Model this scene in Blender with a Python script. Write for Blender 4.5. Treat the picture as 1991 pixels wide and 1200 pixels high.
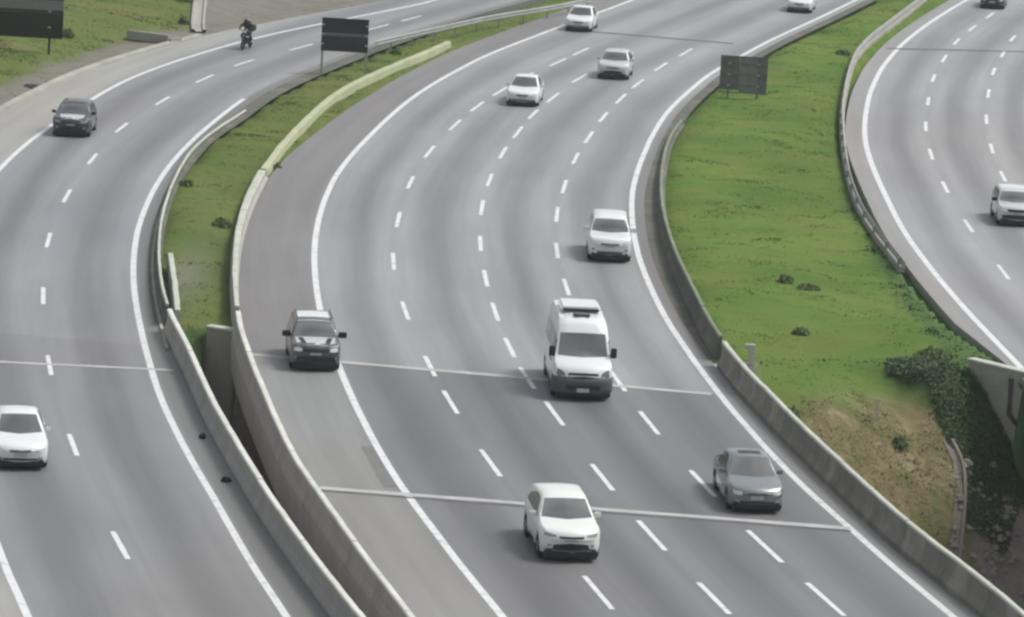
import bpy, bmesh, math, random
import numpy as np
from mathutils import Vector, Matrix
from mathutils.bvhtree import BVHTree

for o in list(bpy.data.objects): bpy.data.objects.remove(o)
R = math.radians
random.seed(7); rng = np.random.default_rng(7)
scene = bpy.context.scene
COL = scene.collection

# ------------------------------------------------------------------ camera
CAM_H, PITCH, ROLL = 30.44, 0.176407, 0.05658
cam_data = bpy.data.cameras.new('camera'); cam = bpy.data.objects.new('camera', cam_data); COL.objects.link(cam)
cam_data.sensor_width = 36.0; cam_data.sensor_fit = 'HORIZONTAL'; cam_data.lens = 9000 / 1991 * 36.0
cam_data.clip_start = 1.0; cam_data.clip_end = 9000.0
right0 = Vector((1, 0, 0)); up0 = Vector((0, math.sin(PITCH), math.cos(PITCH)))
fwd = Vector((0, math.cos(PITCH), -math.sin(PITCH)))
cr, sr = math.cos(ROLL), math.sin(ROLL)
xa = right0 * cr + up0 * sr; ya = up0 * cr - right0 * sr; za = -fwd
cam.matrix_world = Matrix(((xa.x, ya.x, za.x, 0.0), (xa.y, ya.y, za.y, -170.0), (xa.z, ya.z, za.z, CAM_H), (0, 0, 0, 1)))
scene.camera = cam

# ------------------------------------------------------------------ sky and sun (bright overcast)
SUN_EL, SUN_AZ = R(56), R(68)          # azimuth clockwise from +Y
world = bpy.data.worlds.new('World'); scene.world = world; world.use_nodes = True
wn = world.node_tree; wn.nodes.clear()
w_out = wn.nodes.new('ShaderNodeOutputWorld'); w_bg = wn.nodes.new('ShaderNodeBackground')
sky = wn.nodes.new('ShaderNodeTexSky'); sky.sky_type = 'NISHITA'; sky.sun_disc = False
sky.sun_elevation = SUN_EL; sky.sun_rotation = SUN_AZ; sky.dust_density = 4.0; sky.air_density = 1.0
hs = wn.nodes.new('ShaderNodeHueSaturation'); hs.inputs['Saturation'].default_value = 0.30
wn.links.new(sky.outputs[0], hs.inputs['Color']); wn.links.new(hs.outputs[0], w_bg.inputs['Color'])
w_bg.inputs['Strength'].default_value = 0.12
wn.links.new(w_bg.outputs[0], w_out.inputs[0])
sl = bpy.data.lights.new('sun', 'SUN'); sl.energy = 1.6; sl.angle = R(14); sl.color = (1.0, 0.97, 0.93)
sun = bpy.data.objects.new('sun', sl); COL.objects.link(sun)
sd = Vector((math.sin(SUN_AZ) * math.cos(SUN_EL), math.cos(SUN_AZ) * math.cos(SUN_EL), math.sin(SUN_EL)))
sun.rotation_euler = sd.to_track_quat('Z', 'Y').to_euler(); sun.location = sd * 60
vs = scene.view_settings
vs.view_transform = 'Standard'; vs.look = 'None'; vs.exposure = 0.35; vs.gamma = 1.0; vs.use_curve_mapping = False
scene.render.engine = 'CYCLES'
scene.render.resolution_x = 1024; scene.render.resolution_y = 617
scene.cycles.filter_width = 2.6

# ------------------------------------------------------------------ surveyed lines, metres (x right, y away from camera)
MAIN_LINE=[(9.73,123.23),(9.23,121.29),(8.74,119.35),(8.25,117.40),(7.75,115.46),(7.26,113.51),(6.76,111.57),(6.26,109.63),(5.76,107.69),(5.24,105.75),(4.72,103.81),(4.18,101.88),(3.65,99.95),(3.12,98.01),(2.59,96.08),(2.07,94.14),(1.55,92.21),(1.04,90.27),(0.53,88.33),(0.02,86.39),(-0.49,84.45),(-1.00,82.51),(-1.49,80.56),(-1.96,78.61),(-2.40,76.66),(-2.81,74.70),(-3.19,72.73),(-3.57,70.76),(-3.94,68.79),(-4.30,66.81),(-4.64,64.84),(-4.96,62.86),(-5.27,60.88),(-5.55,58.89),(-5.81,56.90),(-6.05,54.91),(-6.27,52.92),(-6.49,50.93),(-6.69,48.93),(-6.88,46.93),(-7.07,44.94),(-7.25,42.94),(-7.43,40.94),(-7.59,38.94),(-7.74,36.94),(-7.87,34.94),(-7.99,32.94),(-8.08,30.94),(-8.14,28.94),(-8.18,26.93),(-8.21,24.93),(-8.22,22.92),(-8.21,20.91),(-8.19,18.91),(-8.15,16.90),(-8.10,14.90),(-8.03,12.90),(-7.94,10.89),(-7.84,8.89),(-7.72,6.89),(-7.59,4.89),(-7.45,2.89),(-7.30,0.89),(-7.13,-1.11),(-6.94,-3.11),(-6.73,-5.10),(-6.51,-7.10),(-6.29,-9.09),(-6.05,-11.08),(-5.81,-13.07),(-5.56,-15.06),(-5.30,-17.05),(-5.03,-19.04),(-4.74,-21.02),(-4.45,-23.01),(-4.15,-24.99),(-3.83,-26.97),(-3.50,-28.95),(-3.15,-30.92),(-2.77,-32.89),(-2.38,-34.86),(-1.98,-36.82),(-1.58,-38.79),(-1.18,-40.75),(-0.76,-42.71),(-0.33,-44.67),(0.10,-46.63),(0.53,-48.59),(0.97,-50.55),(1.40,-52.51)]
MAIN_W=[11.80,11.80,11.80,11.80,11.80,11.79,11.78,11.77,11.76,11.76,11.76,11.77,11.78,11.79,11.81,11.84,11.89,11.93,11.99,12.04,12.09,12.14,12.19,12.24,12.28,12.33,12.38,12.42,12.46,12.50,12.54,12.57,12.61,12.64,12.68,12.71,12.74,12.77,12.79,12.83,12.86,12.89,12.93,12.96,12.99,13.01,13.04,13.06,13.07,13.08,13.09,13.09,13.09,13.08,13.08,13.07,13.06,13.06,13.05,13.04,13.03,13.02,13.01,13.00,12.99,12.98,12.97,12.95,12.94,12.93,12.92,12.91,12.91,12.91,12.90,12.90,12.90,12.90,12.90,12.91,12.91,12.91,12.90,12.90,12.90,12.90,12.90,12.89,12.89,12.89]
MAIN_L=[2.10,2.10,2.10,2.10,2.10,2.10,2.10,2.10,2.10,2.10,2.10,2.10,2.10,2.10,2.10,2.10,2.10,2.10,2.10,2.10,2.10,2.10,2.10,2.10,2.10,2.10,2.10,2.10,2.10,2.10,2.10,2.10,2.10,2.13,2.18,2.24,2.29,2.34,2.40,2.45,2.50,2.55,2.60,2.65,2.70,2.75,2.76,2.78,2.79,2.80,2.82,2.83,2.84,2.86,2.89,2.91,2.94,2.96,2.99,3.01,3.04,3.06,3.09,3.10,3.11,3.12,3.12,3.13,3.14,3.14,3.15,3.16,3.16,3.17,3.18,3.18,3.19,3.20,3.20,3.21,3.22,3.22,3.23,3.24,3.24,3.25,3.26,3.26,3.27,3.28]
LEFT_LINE=[(5.52,127.27),(5.01,125.33),(4.50,123.39),(3.98,121.45),(3.47,119.51),(2.94,117.57),(2.40,115.64),(1.82,113.71),(1.22,111.80),(0.60,109.89),(-0.03,107.98),(-0.66,106.08),(-1.29,104.17),(-1.92,102.26),(-2.53,100.35),(-3.14,98.44),(-3.74,96.52),(-4.33,94.60),(-4.92,92.68),(-5.50,90.76),(-6.07,88.83),(-6.63,86.91),(-7.17,84.97),(-7.71,83.04),(-8.23,81.10),(-8.73,79.16),(-9.21,77.21),(-9.67,75.25),(-10.12,73.30),(-10.57,71.34),(-11.01,69.38),(-11.45,67.42),(-11.88,65.46),(-12.29,63.49),(-12.68,61.53),(-13.03,59.55),(-13.35,57.57),(-13.62,55.58),(-13.85,53.59),(-14.06,51.59),(-14.25,49.59),(-14.43,47.59),(-14.60,45.59),(-14.77,43.59),(-14.92,41.59),(-15.05,39.59),(-15.17,37.58),(-15.27,35.58),(-15.35,33.57),(-15.42,31.57),(-15.46,29.56),(-15.49,27.55),(-15.50,25.54),(-15.49,23.54),(-15.46,21.53),(-15.42,19.52),(-15.36,17.51),(-15.29,15.51),(-15.20,13.50),(-15.08,11.50),(-14.95,9.49),(-14.80,7.49),(-14.64,5.49),(-14.46,3.49),(-14.26,1.49),(-14.05,-0.50),(-13.82,-2.50),(-13.58,-4.49),(-13.33,-6.48),(-13.07,-8.47),(-12.81,-10.46),(-12.53,-12.45),(-12.25,-14.44),(-11.96,-16.43),(-11.66,-18.41),(-11.34,-20.39),(-10.99,-22.37),(-10.63,-24.35),(-10.26,-26.32),(-9.87,-28.29),(-9.48,-30.26),(-9.07,-32.22),(-8.66,-34.19),(-8.26,-36.16),(-7.86,-38.13),(-7.46,-40.09),(-7.05,-42.06),(-6.63,-44.02),(-6.18,-45.98),(-5.74,-47.93),(-5.30,-49.89),(-4.88,-51.86),(-4.46,-53.82)]
LEFT_W=[5.05,5.05,5.05,5.05,4.93,4.78,4.63,4.48,4.35,4.22,4.10,4.00,3.91,3.84,3.79,3.89,4.05,4.24,4.43,4.64,4.84,5.06,5.27,5.49,5.70,5.89,6.07,6.21,6.33,6.43,6.51,6.58,6.63,6.67,6.69,6.71,6.72,6.73,6.74,6.75,6.77,6.79,6.81,6.83,6.84,6.86,6.91,6.93,6.94,6.96,6.97,6.98,6.99,7.00,7.01,7.03,7.04,7.00,7.00,7.00,7.00,7.00,7.00,7.00,7.00,7.00,7.00,7.00,7.00,7.00,7.00,7.00,7.00,7.00,7.00,7.00,7.00,7.00,7.00,7.00,7.00,7.00,7.00,7.00,7.00,7.00,7.00,7.00,7.00,7.00,7.00,7.00,7.00]
LEFT_S=[2.30,2.30,2.30,2.30,2.30,2.30,2.30,2.30,2.30,2.30,2.30,2.30,2.30,2.30,2.30,2.32,2.34,2.37,2.39,2.42,2.44,2.46,2.49,2.51,2.54,2.56,2.58,2.61,2.63,2.66,2.68,2.71,2.73,2.76,2.78,2.81,2.86,2.91,2.96,3.01,3.06,3.11,3.16,3.21,3.26,3.30,3.29,3.28,3.27,3.26,3.25,3.24,3.23,3.22,3.21,3.20,3.18,3.17,3.15,3.14,3.12,3.11,3.09,3.08,3.06,3.05,3.03,3.02,3.00,2.99,2.97,2.96,2.94,2.93,2.91,2.90,2.88,2.87,2.85,2.84,2.82,2.81,2.79,2.78,2.76,2.75,2.73,2.72,2.71,2.69,2.68,2.66,2.65]
RIGHT_LINE=[(34.33,146.50),(33.81,144.55),(33.29,142.60),(32.77,140.64),(32.25,138.69),(31.73,136.74),(31.21,134.79),(30.69,132.83),(30.17,130.88),(29.66,128.93),(29.16,126.97),(28.65,125.01),(28.15,123.06),(27.64,121.10),(27.14,119.14),(26.64,117.18),(26.16,115.22),(25.68,113.26),(25.21,111.30),(24.74,109.33),(24.28,107.36),(23.83,105.39),(23.39,103.42),(22.96,101.45),(22.55,99.47),(22.14,97.49),(21.74,95.51),(21.37,93.52),(21.01,91.53),(20.67,89.54),(20.34,87.55),(20.01,85.56),(19.70,83.56),(19.40,81.56),(19.13,79.56),(18.88,77.56),(18.63,75.55),(18.39,73.54),(18.16,71.54),(17.95,69.53),(17.76,67.52),(17.58,65.50),(17.40,63.49),(17.23,61.48),(17.08,59.46),(16.93,57.45),(16.80,55.43),(16.69,53.41),(16.60,51.40),(16.53,49.38),(16.48,47.36),(16.44,45.34),(16.42,43.32),(16.40,41.30),(16.39,39.28),(16.39,37.26),(16.39,35.23),(16.40,33.21),(16.41,31.19),(16.42,29.17),(16.45,27.15),(16.49,25.13),(16.54,23.11),(16.62,21.09),(16.71,19.08),(16.81,17.06),(16.92,15.04),(17.03,13.02),(17.16,11.01),(17.30,8.99),(17.44,6.97),(17.60,4.96),(17.76,2.95),(17.94,0.93),(18.11,-1.08),(18.29,-3.09),(18.46,-5.11),(18.65,-7.12),(18.84,-9.13),(19.03,-11.14),(19.22,-13.15),(19.41,-15.16),(19.60,-17.18),(19.79,-19.19)]
PARAPET_MAIN_LEFT=[(-11.21,29.55),(-11.24,27.54),(-11.26,25.52),(-11.28,23.50),(-11.27,21.49),(-11.25,19.47),(-11.22,17.45),(-11.17,15.43),(-11.11,13.42),(-11.04,11.40),(-10.94,9.39),(-10.84,7.37),(-10.72,5.36),(-10.60,3.34),(-10.47,1.33),(-10.32,-0.68),(-10.17,-2.69),(-10.01,-4.70),(-9.83,-6.71),(-9.64,-8.72),(-9.43,-10.73),(-9.18,-12.73),(-8.92,-14.73),(-8.65,-16.73),(-8.37,-18.72),(-8.07,-20.72),(-7.78,-22.72),(-7.48,-24.71),(-7.18,-26.70),(-6.87,-28.70),(-6.54,-30.69),(-6.18,-32.67),(-5.77,-34.65),(-5.35,-36.62),(-4.93,-38.59),(-4.51,-40.56),(-4.09,-42.54),(-3.66,-44.51),(-3.22,-46.48),(-2.78,-48.44),(-2.33,-50.41),(-1.88,-52.38),(-1.43,-54.35),(-0.99,-56.31)]
PARAPET_MAIN_LEFT_H=[0.38,0.40,0.41,0.43,0.45,0.47,0.49,0.51,0.53,0.56,0.58,0.61,0.64,0.67,0.69,0.72,0.75,0.77,0.79,0.81,0.83,0.84,0.84,0.85,0.85,0.85,0.85,0.85,0.85,0.85,0.85,0.85,0.85,0.85,0.85,0.85,0.85,0.85,0.85,0.85,0.85,0.85,0.85,0.85]
CHANNEL=[(-4.27,80.47),(-4.70,78.48),(-5.14,76.49),(-5.60,74.50),(-6.07,72.51),(-6.54,70.53),(-6.99,68.54),(-7.43,66.55),(-7.86,64.55),(-8.26,62.55),(-8.64,60.55),(-8.98,58.54),(-9.27,56.52),(-9.51,54.49),(-9.72,52.46),(-9.90,50.43),(-10.08,48.40),(-10.25,46.37),(-10.41,44.33),(-10.56,42.30),(-10.70,40.26),(-10.83,38.22),(-10.93,36.19),(-11.03,34.15),(-11.11,32.11),(-11.19,30.07)]
PARAPET_MAIN_RIGHT=[(7.76,54.73),(7.52,52.74),(7.30,50.74),(7.10,48.75),(6.94,46.75),(6.80,44.75),(6.69,42.74),(6.58,40.74),(6.49,38.73),(6.40,36.73),(6.33,34.72),(6.27,32.72),(6.22,30.71),(6.18,28.70),(6.16,26.70),(6.15,24.69),(6.16,22.68),(6.17,20.68),(6.20,18.67),(6.24,16.66),(6.29,14.66),(6.35,12.65),(6.43,10.65),(6.52,8.64),(6.62,6.64),(6.72,4.63),(6.83,2.63),(6.94,0.62),(7.05,-1.38),(7.18,-3.38),(7.33,-5.38),(7.50,-7.38),(7.69,-9.38),(7.93,-11.37),(8.21,-13.36),(8.51,-15.34),(8.81,-17.32),(9.11,-19.31),(9.42,-21.29),(9.75,-23.27),(10.08,-25.25),(10.43,-27.23),(10.78,-29.20),(11.13,-31.18),(11.49,-33.15),(11.86,-35.12),(12.27,-37.09),(12.71,-39.04),(13.16,-41.00),(13.60,-42.95),(14.02,-44.92),(14.40,-46.89),(14.76,-48.86),(15.10,-50.84),(15.43,-52.82)]
PARAPET_MAIN_RIGHT_H=[0.25,0.27,0.29,0.31,0.34,0.36,0.39,0.41,0.43,0.46,0.48,0.50,0.53,0.55,0.57,0.60,0.62,0.64,0.67,0.69,0.72,0.74,0.76,0.78,0.81,0.83,0.85,0.87,0.88,0.89,0.90,0.90,0.90,0.90,0.90,0.90,0.90,0.90,0.90,0.90,0.90,0.90,0.90,0.90,0.90,0.90,0.90,0.90,0.90,0.90,0.90,0.90,0.90,0.90,0.90]
PARAPET_LEFT=[(-13.29,49.75),(-13.53,47.73),(-13.76,45.71),(-13.99,43.70),(-14.20,41.68),(-14.39,39.66),(-14.55,37.64),(-14.66,35.61),(-14.73,33.59),(-14.76,31.56),(-14.76,29.53),(-14.75,27.50),(-14.71,25.47),(-14.67,23.44),(-14.61,21.41),(-14.54,19.38),(-14.46,17.36),(-14.36,15.33),(-14.25,13.30),(-14.13,11.28),(-13.98,9.25),(-13.83,7.23),(-13.66,5.21),(-13.48,3.19),(-13.28,1.17),(-13.08,-0.85),(-12.85,-2.87),(-12.60,-4.88),(-12.32,-6.89),(-12.01,-8.90),(-11.66,-10.90),(-11.30,-12.89),(-10.94,-14.89),(-10.60,-16.89),(-10.27,-18.89),(-9.94,-20.90),(-9.60,-22.90),(-9.24,-24.89),(-8.86,-26.89),(-8.47,-28.88),(-8.08,-30.87),(-7.69,-32.86),(-7.28,-34.85),(-6.87,-36.84),(-6.44,-38.82),(-6.00,-40.80),(-5.55,-42.78),(-5.09,-44.76),(-4.62,-46.73),(-4.15,-48.70),(-3.66,-50.67),(-3.16,-52.64),(-2.66,-54.61),(-2.15,-56.57)]
PARAPET_LEFT_H=[0.20,0.22,0.23,0.25,0.26,0.28,0.29,0.31,0.33,0.35,0.37,0.39,0.41,0.44,0.46,0.49,0.51,0.54,0.56,0.58,0.61,0.64,0.66,0.69,0.72,0.75,0.78,0.80,0.83,0.84,0.85,0.85,0.85,0.85,0.85,0.85,0.85,0.85,0.85,0.85,0.85,0.85,0.85,0.85,0.85,0.85,0.85,0.85,0.85,0.85,0.85,0.85,0.85,0.85]
RAIL_SHORT=[(-13.25,5.54),(-13.03,3.54),(-12.81,1.54),(-12.59,-0.46),(-12.39,-2.47),(-12.19,-4.47),(-12.00,-6.48)]
RAIL_TOP=[(3.65,103.03),(2.86,101.06),(2.04,99.10),(1.15,97.18),(0.20,95.29),(-0.79,93.41),(-1.74,91.52),(-2.63,89.59),(-3.44,87.63),(-4.22,85.66),(-5.00,83.68),(-5.78,81.70),(-6.55,79.72),(-7.32,77.74),(-8.09,75.76)]
KERB_RIGHT=[(24.69,118.54),(24.28,116.55),(23.88,114.56),(23.47,112.57),(23.07,110.58),(22.66,108.59),(22.25,106.60),(21.84,104.61),(21.43,102.62),(21.01,100.63),(20.59,98.64),(20.18,96.65),(19.79,94.66),(19.41,92.67),(19.06,90.67),(18.73,88.66),(18.42,86.66),(18.14,84.64),(17.90,82.63),(17.68,80.61),(17.48,78.59),(17.28,76.56),(17.09,74.54),(16.91,72.52),(16.74,70.49),(16.57,68.47),(16.41,66.44),(16.25,64.42),(16.10,62.39),(15.96,60.37),(15.84,58.34),(15.73,56.31),(15.62,54.28),(15.52,52.25),(15.42,50.22),(15.32,48.19),(15.24,46.16),(15.15,44.14),(15.08,42.11),(15.01,40.07),(14.96,38.04),(14.92,36.01),(14.90,33.98),(14.89,31.95),(14.89,29.92),(14.92,27.89),(14.98,25.86),(15.07,23.83),(15.18,21.80),(15.30,19.77),(15.42,17.74),(15.54,15.72),(15.66,13.69)]
TOE=[(-19.21,84.44),(-19.75,82.44),(-20.28,80.44),(-20.81,78.45),(-21.38,76.46),(-21.97,74.48),(-22.57,72.50),(-23.11,70.51),(-23.59,68.50),(-23.98,66.47),(-24.33,64.43),(-24.66,62.39),(-24.99,60.35),(-25.29,58.30),(-25.54,56.25),(-25.74,54.19),(-25.91,52.13),(-26.07,50.07)]
DASH_M1=[(2.99,82.12,-13.3),(1.72,76.72,-13.4),(-0.03,69.59,-12.1),(-1.24,63.24,-10.3),(-2.28,57.07,-8.5),(-3.22,49.96,-6.7),(-4.19,40.53,-4.7),(-4.76,30.76,-2.2),(-4.94,20.31,-0.1),(-4.77,9.86,2.7),(-3.95,-0.95,5.5),(-2.74,-11.58,7.2),(-1.88,-17.76,8.4),(-0.40,-27.14,9.8),(1.20,-35.53,11.1),(2.86,-43.71,11.5)]
DASH_M2=[(5.37,80.91,-13.5),(2.85,70.45,-11.3),(1.46,62.01,-8.8),(0.51,55.40,-7.1),(-0.19,48.69,-5.4),(-0.82,41.54,-4.1),(-1.31,32.85,-2.4),(-1.52,24.77,-0.6),(-1.43,15.43,1.5),(-1.09,7.13,3.1),(-0.62,-0.09,4.3),(-0.00,-7.22,5.9),(0.66,-12.74,7.8),(1.61,-18.68,8.8),(3.12,-28.35,9.6),(4.51,-36.13,11.0),(6.11,-43.60,12.0)]
DASH_M3=[(8.78,84.36,-11.9),(7.25,77.24,-11.1),(5.88,69.47,-9.4),(4.91,63.10,-8.0),(3.95,55.72,-6.6),(3.19,48.30,-5.6),(2.53,41.04,-4.3),(2.00,32.11,-2.7),(1.68,24.10,-1.0),(1.68,14.72,1.2),(2.05,6.18,3.1),(2.76,-4.23,5.7),(3.80,-12.27,7.5),(4.76,-19.34,8.5),(6.26,-28.42,10.1),(7.84,-36.72,11.9),(9.28,-42.97,12.7)]
DASH_L1=[(-6.67,93.19,-18.4),(-8.39,88.02,-18.4),(-10.53,81.61,-18.4),(-12.10,76.87,-17.9),(-14.62,68.98,-14.9),(-16.13,61.74,-10.3),(-17.49,52.64,-7.3),(-18.55,42.71,-4.0),(-18.89,32.43,-1.0),(-18.89,21.60,1.1),(-18.43,10.23,3.7),(-17.28,-2.11,6.3),(-15.62,-15.28,8.3),(-13.50,-27.99,10.5),(-10.78,-41.25,12.7),(-8.32,-51.46,13.5)]
DASH_R1=[(28.19,112.22,-13.0),(26.41,104.54,-12.3),(24.85,97.08,-10.7),(23.42,88.36,-8.8),(22.07,79.06,-7.1),(21.00,69.05,-5.6),(20.09,59.07,-4.1),(19.56,49.13,-1.9),(19.37,38.54,-0.3),(19.46,27.43,1.1),(19.85,15.64,1.9)]
DASH_R2=[(30.10,107.69,-12.6),(28.42,100.31,-10.9),(27.08,92.21,-9.1),(25.76,83.63,-7.9),(24.56,73.70,-6.4),(23.49,63.16,-4.8),(22.76,52.33,-3.0),(22.43,43.06,-1.2),(22.36,32.66,-0.4)]

# ------------------------------------------------------------------ helpers
def tag(o, label=None, cat=None, group=None, kind=None):
    if label: o['label'] = label
    if cat: o['category'] = cat
    if group: o['group'] = group
    if kind: o['kind'] = kind
    return o
def empty(name, loc=(0, 0, 0), rz=0.0, parent=None):
    o = bpy.data.objects.new(name, None); COL.objects.link(o); o.location = loc; o.rotation_euler = (0, 0, rz)
    o.empty_display_size = 0.2
    if parent: o.parent = parent
    return o
def link_mesh(name, me, mat=None, parent=None, smooth=False):
    if mat is not None: me.materials.append(mat)
    if smooth: me.polygons.foreach_set('use_smooth', [True] * len(me.polygons))
    o = bpy.data.objects.new(name, me); COL.objects.link(o)
    if parent: o.parent = parent
    return o
def mesh_obj(name, verts, faces, mat=None, parent=None, smooth=False):
    me = bpy.data.meshes.new(name); me.from_pydata([tuple(map(float, v)) for v in verts], [], faces); me.update()
    return link_mesh(name, me, mat, parent, smooth)
class MB:
    def __init__(s): s.v = []; s.f = []
    def add(s, V, F):
        n = len(s.v); s.v += [tuple(v) for v in V]; s.f += [tuple(i + n for i in f) for f in F]; return s
    def box(s, c, d, rot=None):
        hx, hy, hz = d[0] / 2, d[1] / 2, d[2] / 2
        V = [Vector((sx * hx, sy * hy, sz * hz)) for sx in (-1, 1) for sy in (-1, 1) for sz in (-1, 1)]
        if rot is not None: V = [rot @ v for v in V]
        c = Vector(c); V = [v + c for v in V]
        return s.add(V, [(0, 1, 3, 2), (4, 6, 7, 5), (0, 4, 5, 1), (2, 3, 7, 6), (0, 2, 6, 4), (1, 5, 7, 3)])
    def tube(s, pts, r, n=8, cap=True):
        pts = [Vector(p) for p in pts]; rings = []
        rr = r if isinstance(r, (list, tuple)) else [r] * len(pts)
        for i, p in enumerate(pts):
            t = (pts[min(i + 1, len(pts) - 1)] - pts[max(i - 1, 0)]).normalized()
            a = t.cross(Vector((0, 0, 1)))
            if a.length < 1e-3: a = Vector((1, 0, 0))
            a.normalize(); b = t.cross(a).normalized()
            rings.append([p + (a * math.cos(k * 2 * math.pi / n) + b * math.sin(k * 2 * math.pi / n)) * rr[i] for k in range(n)])
        V = [v for q in rings for v in q]
        F = [(i * n + k, i * n + (k + 1) % n, (i + 1) * n + (k + 1) % n, (i + 1) * n + k) for i in range(len(pts) - 1) for k in range(n)]
        if cap: F += [tuple(range(n))[::-1], tuple((len(pts) - 1) * n + k for k in range(n))]
        return s.add(V, F)
    def build(s, name, mat, parent=None, smooth=False, bevel=0.0):
        o = mesh_obj(name, s.v, s.f, mat, parent, smooth)
        bm = bmesh.new(); bm.from_mesh(o.data); bmesh.ops.recalc_face_normals(bm, faces=bm.faces)
        if bevel: bmesh.ops.bevel(bm, geom=bm.edges[:], offset=bevel, segments=2, affect='EDGES', clamp_overlap=True)
        bm.to_mesh(o.data); bm.free()
        if smooth or bevel: o.data.polygons.foreach_set('use_smooth', [bool(smooth)] * len(o.data.polygons))
        return o

def frame(P):
    P = np.array(P, float); T = np.gradient(P, axis=0); T /= np.linalg.norm(T, axis=1)[:, None]
    N = np.stack([-T[:, 1], T[:, 0]], 1)          # for lines running towards the camera N points to +x
    S = np.r_[0, np.cumsum(np.linalg.norm(np.diff(P, axis=0), axis=1))]
    return P, T, N, S
def ribbon(name, P, a, b, z, mat, nu=2, parent=None, skirt=0.0, sub=None):
    """sheet along P between lateral offsets a..b (arrays or numbers); UV = (offset, distance) in metres"""
    P, T, N, S = frame(P)
    a = np.broadcast_to(np.array(a, float), S.shape); b = np.broadcast_to(np.array(b, float), S.shape)
    if sub is not None:
        k = (P[:, 1] >= sub[0]) & (P[:, 1] <= sub[1]); P, N, S, a, b = P[k], N[k], S[k], a[k], b[k]
    n = len(P); V = []; UV = []
    for j in range(nu + 1):
        o = a + (b - a) * j / nu; q = P + N * o[:, None]
        V.append(np.c_[q, np.full(n, z)]); UV.append(np.c_[o, S])
    V = np.concatenate(V); UV = np.concatenate(UV)
    F = [(j * n + i, j * n + i + 1, (j + 1) * n + i + 1, (j + 1) * n + i) for j in range(nu) for i in range(n - 1)]
    if skirt:
        for j, rev in ((0, True), (nu, False)):
            m = len(V); e = V[j * n:(j + 1) * n].copy(); e[:, 2] -= skirt
            V = np.r_[V, e]; UV = np.r_[UV, UV[j * n:(j + 1) * n]]
            for i in range(n - 1):
                q = (j * n + i, j * n + i + 1, m + i + 1, m + i); F.append(q if rev else q[::-1])
    me = bpy.data.meshes.new(name); me.from_pydata(V.tolist(), [], F); me.update()
    uv = me.uv_layers.new(name='UVMap'); li = np.zeros(len(me.loops), int); me.loops.foreach_get('vertex_index', li)
    uv.data.foreach_set('uv', UV[li].astype(np.float32).ravel())
    bm = bmesh.new(); bm.from_mesh(me); bmesh.ops.recalc_face_normals(bm, faces=bm.faces)
    up = sum(f.normal.z for f in bm.faces)
    if up < 0: bmesh.ops.reverse_faces(bm, faces=bm.faces)
    bm.to_mesh(me); bm.free()
    return link_mesh(name, me, mat, parent)
def sweep(name, P, prof, mat, parent=None, z0=0.0, sub=None, jitter=0.0, smooth=False):
    """closed profile [(lateral, z)] swept along P"""
    P, T, N, S = frame(P)
    if sub is not None:
        k = (P[:, 1] >= sub[0]) & (P[:, 1] <= sub[1]); P, N = P[k], N[k]
    n, m = len(P), len(prof); V = []
    for i in range(n):
        jx, jz = (random.uniform(-jitter, jitter), random.uniform(-jitter, jitter)) if jitter else (0, 0)
        for l, zz in prof: V.append((P[i, 0] + N[i, 0] * (l + jx), P[i, 1] + N[i, 1] * (l + jx), zz + z0 + (jz if zz > 0.2 else 0)))
    F = [(i * m + k, i * m + (k + 1) % m, (i + 1) * m + (k + 1) % m, (i + 1) * m + k) for i in range(n - 1) for k in range(m)]
    F += [tuple(range(m)), tuple((n - 1) * m + k for k in range(m))[::-1]]
    o = mesh_obj(name, V, F, mat, parent, smooth)
    bm = bmesh.new(); bm.from_mesh(o.data); bmesh.ops.recalc_face_normals(bm, faces=bm.faces); bm.to_mesh(o.data); bm.free()
    return o
def resample(P, step):
    P, T, N, S = frame(P); n = max(2, int(round(S[-1] / step)) + 1); s = np.linspace(0, S[-1], n)
    return np.stack([np.interp(s, S, P[:, k]) for k in (0, 1)], 1)
def offset(P, d):
    P, T, N, S = frame(P); d = np.broadcast_to(np.array(d, float), S.shape); return P + N * d[:, None]

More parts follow.
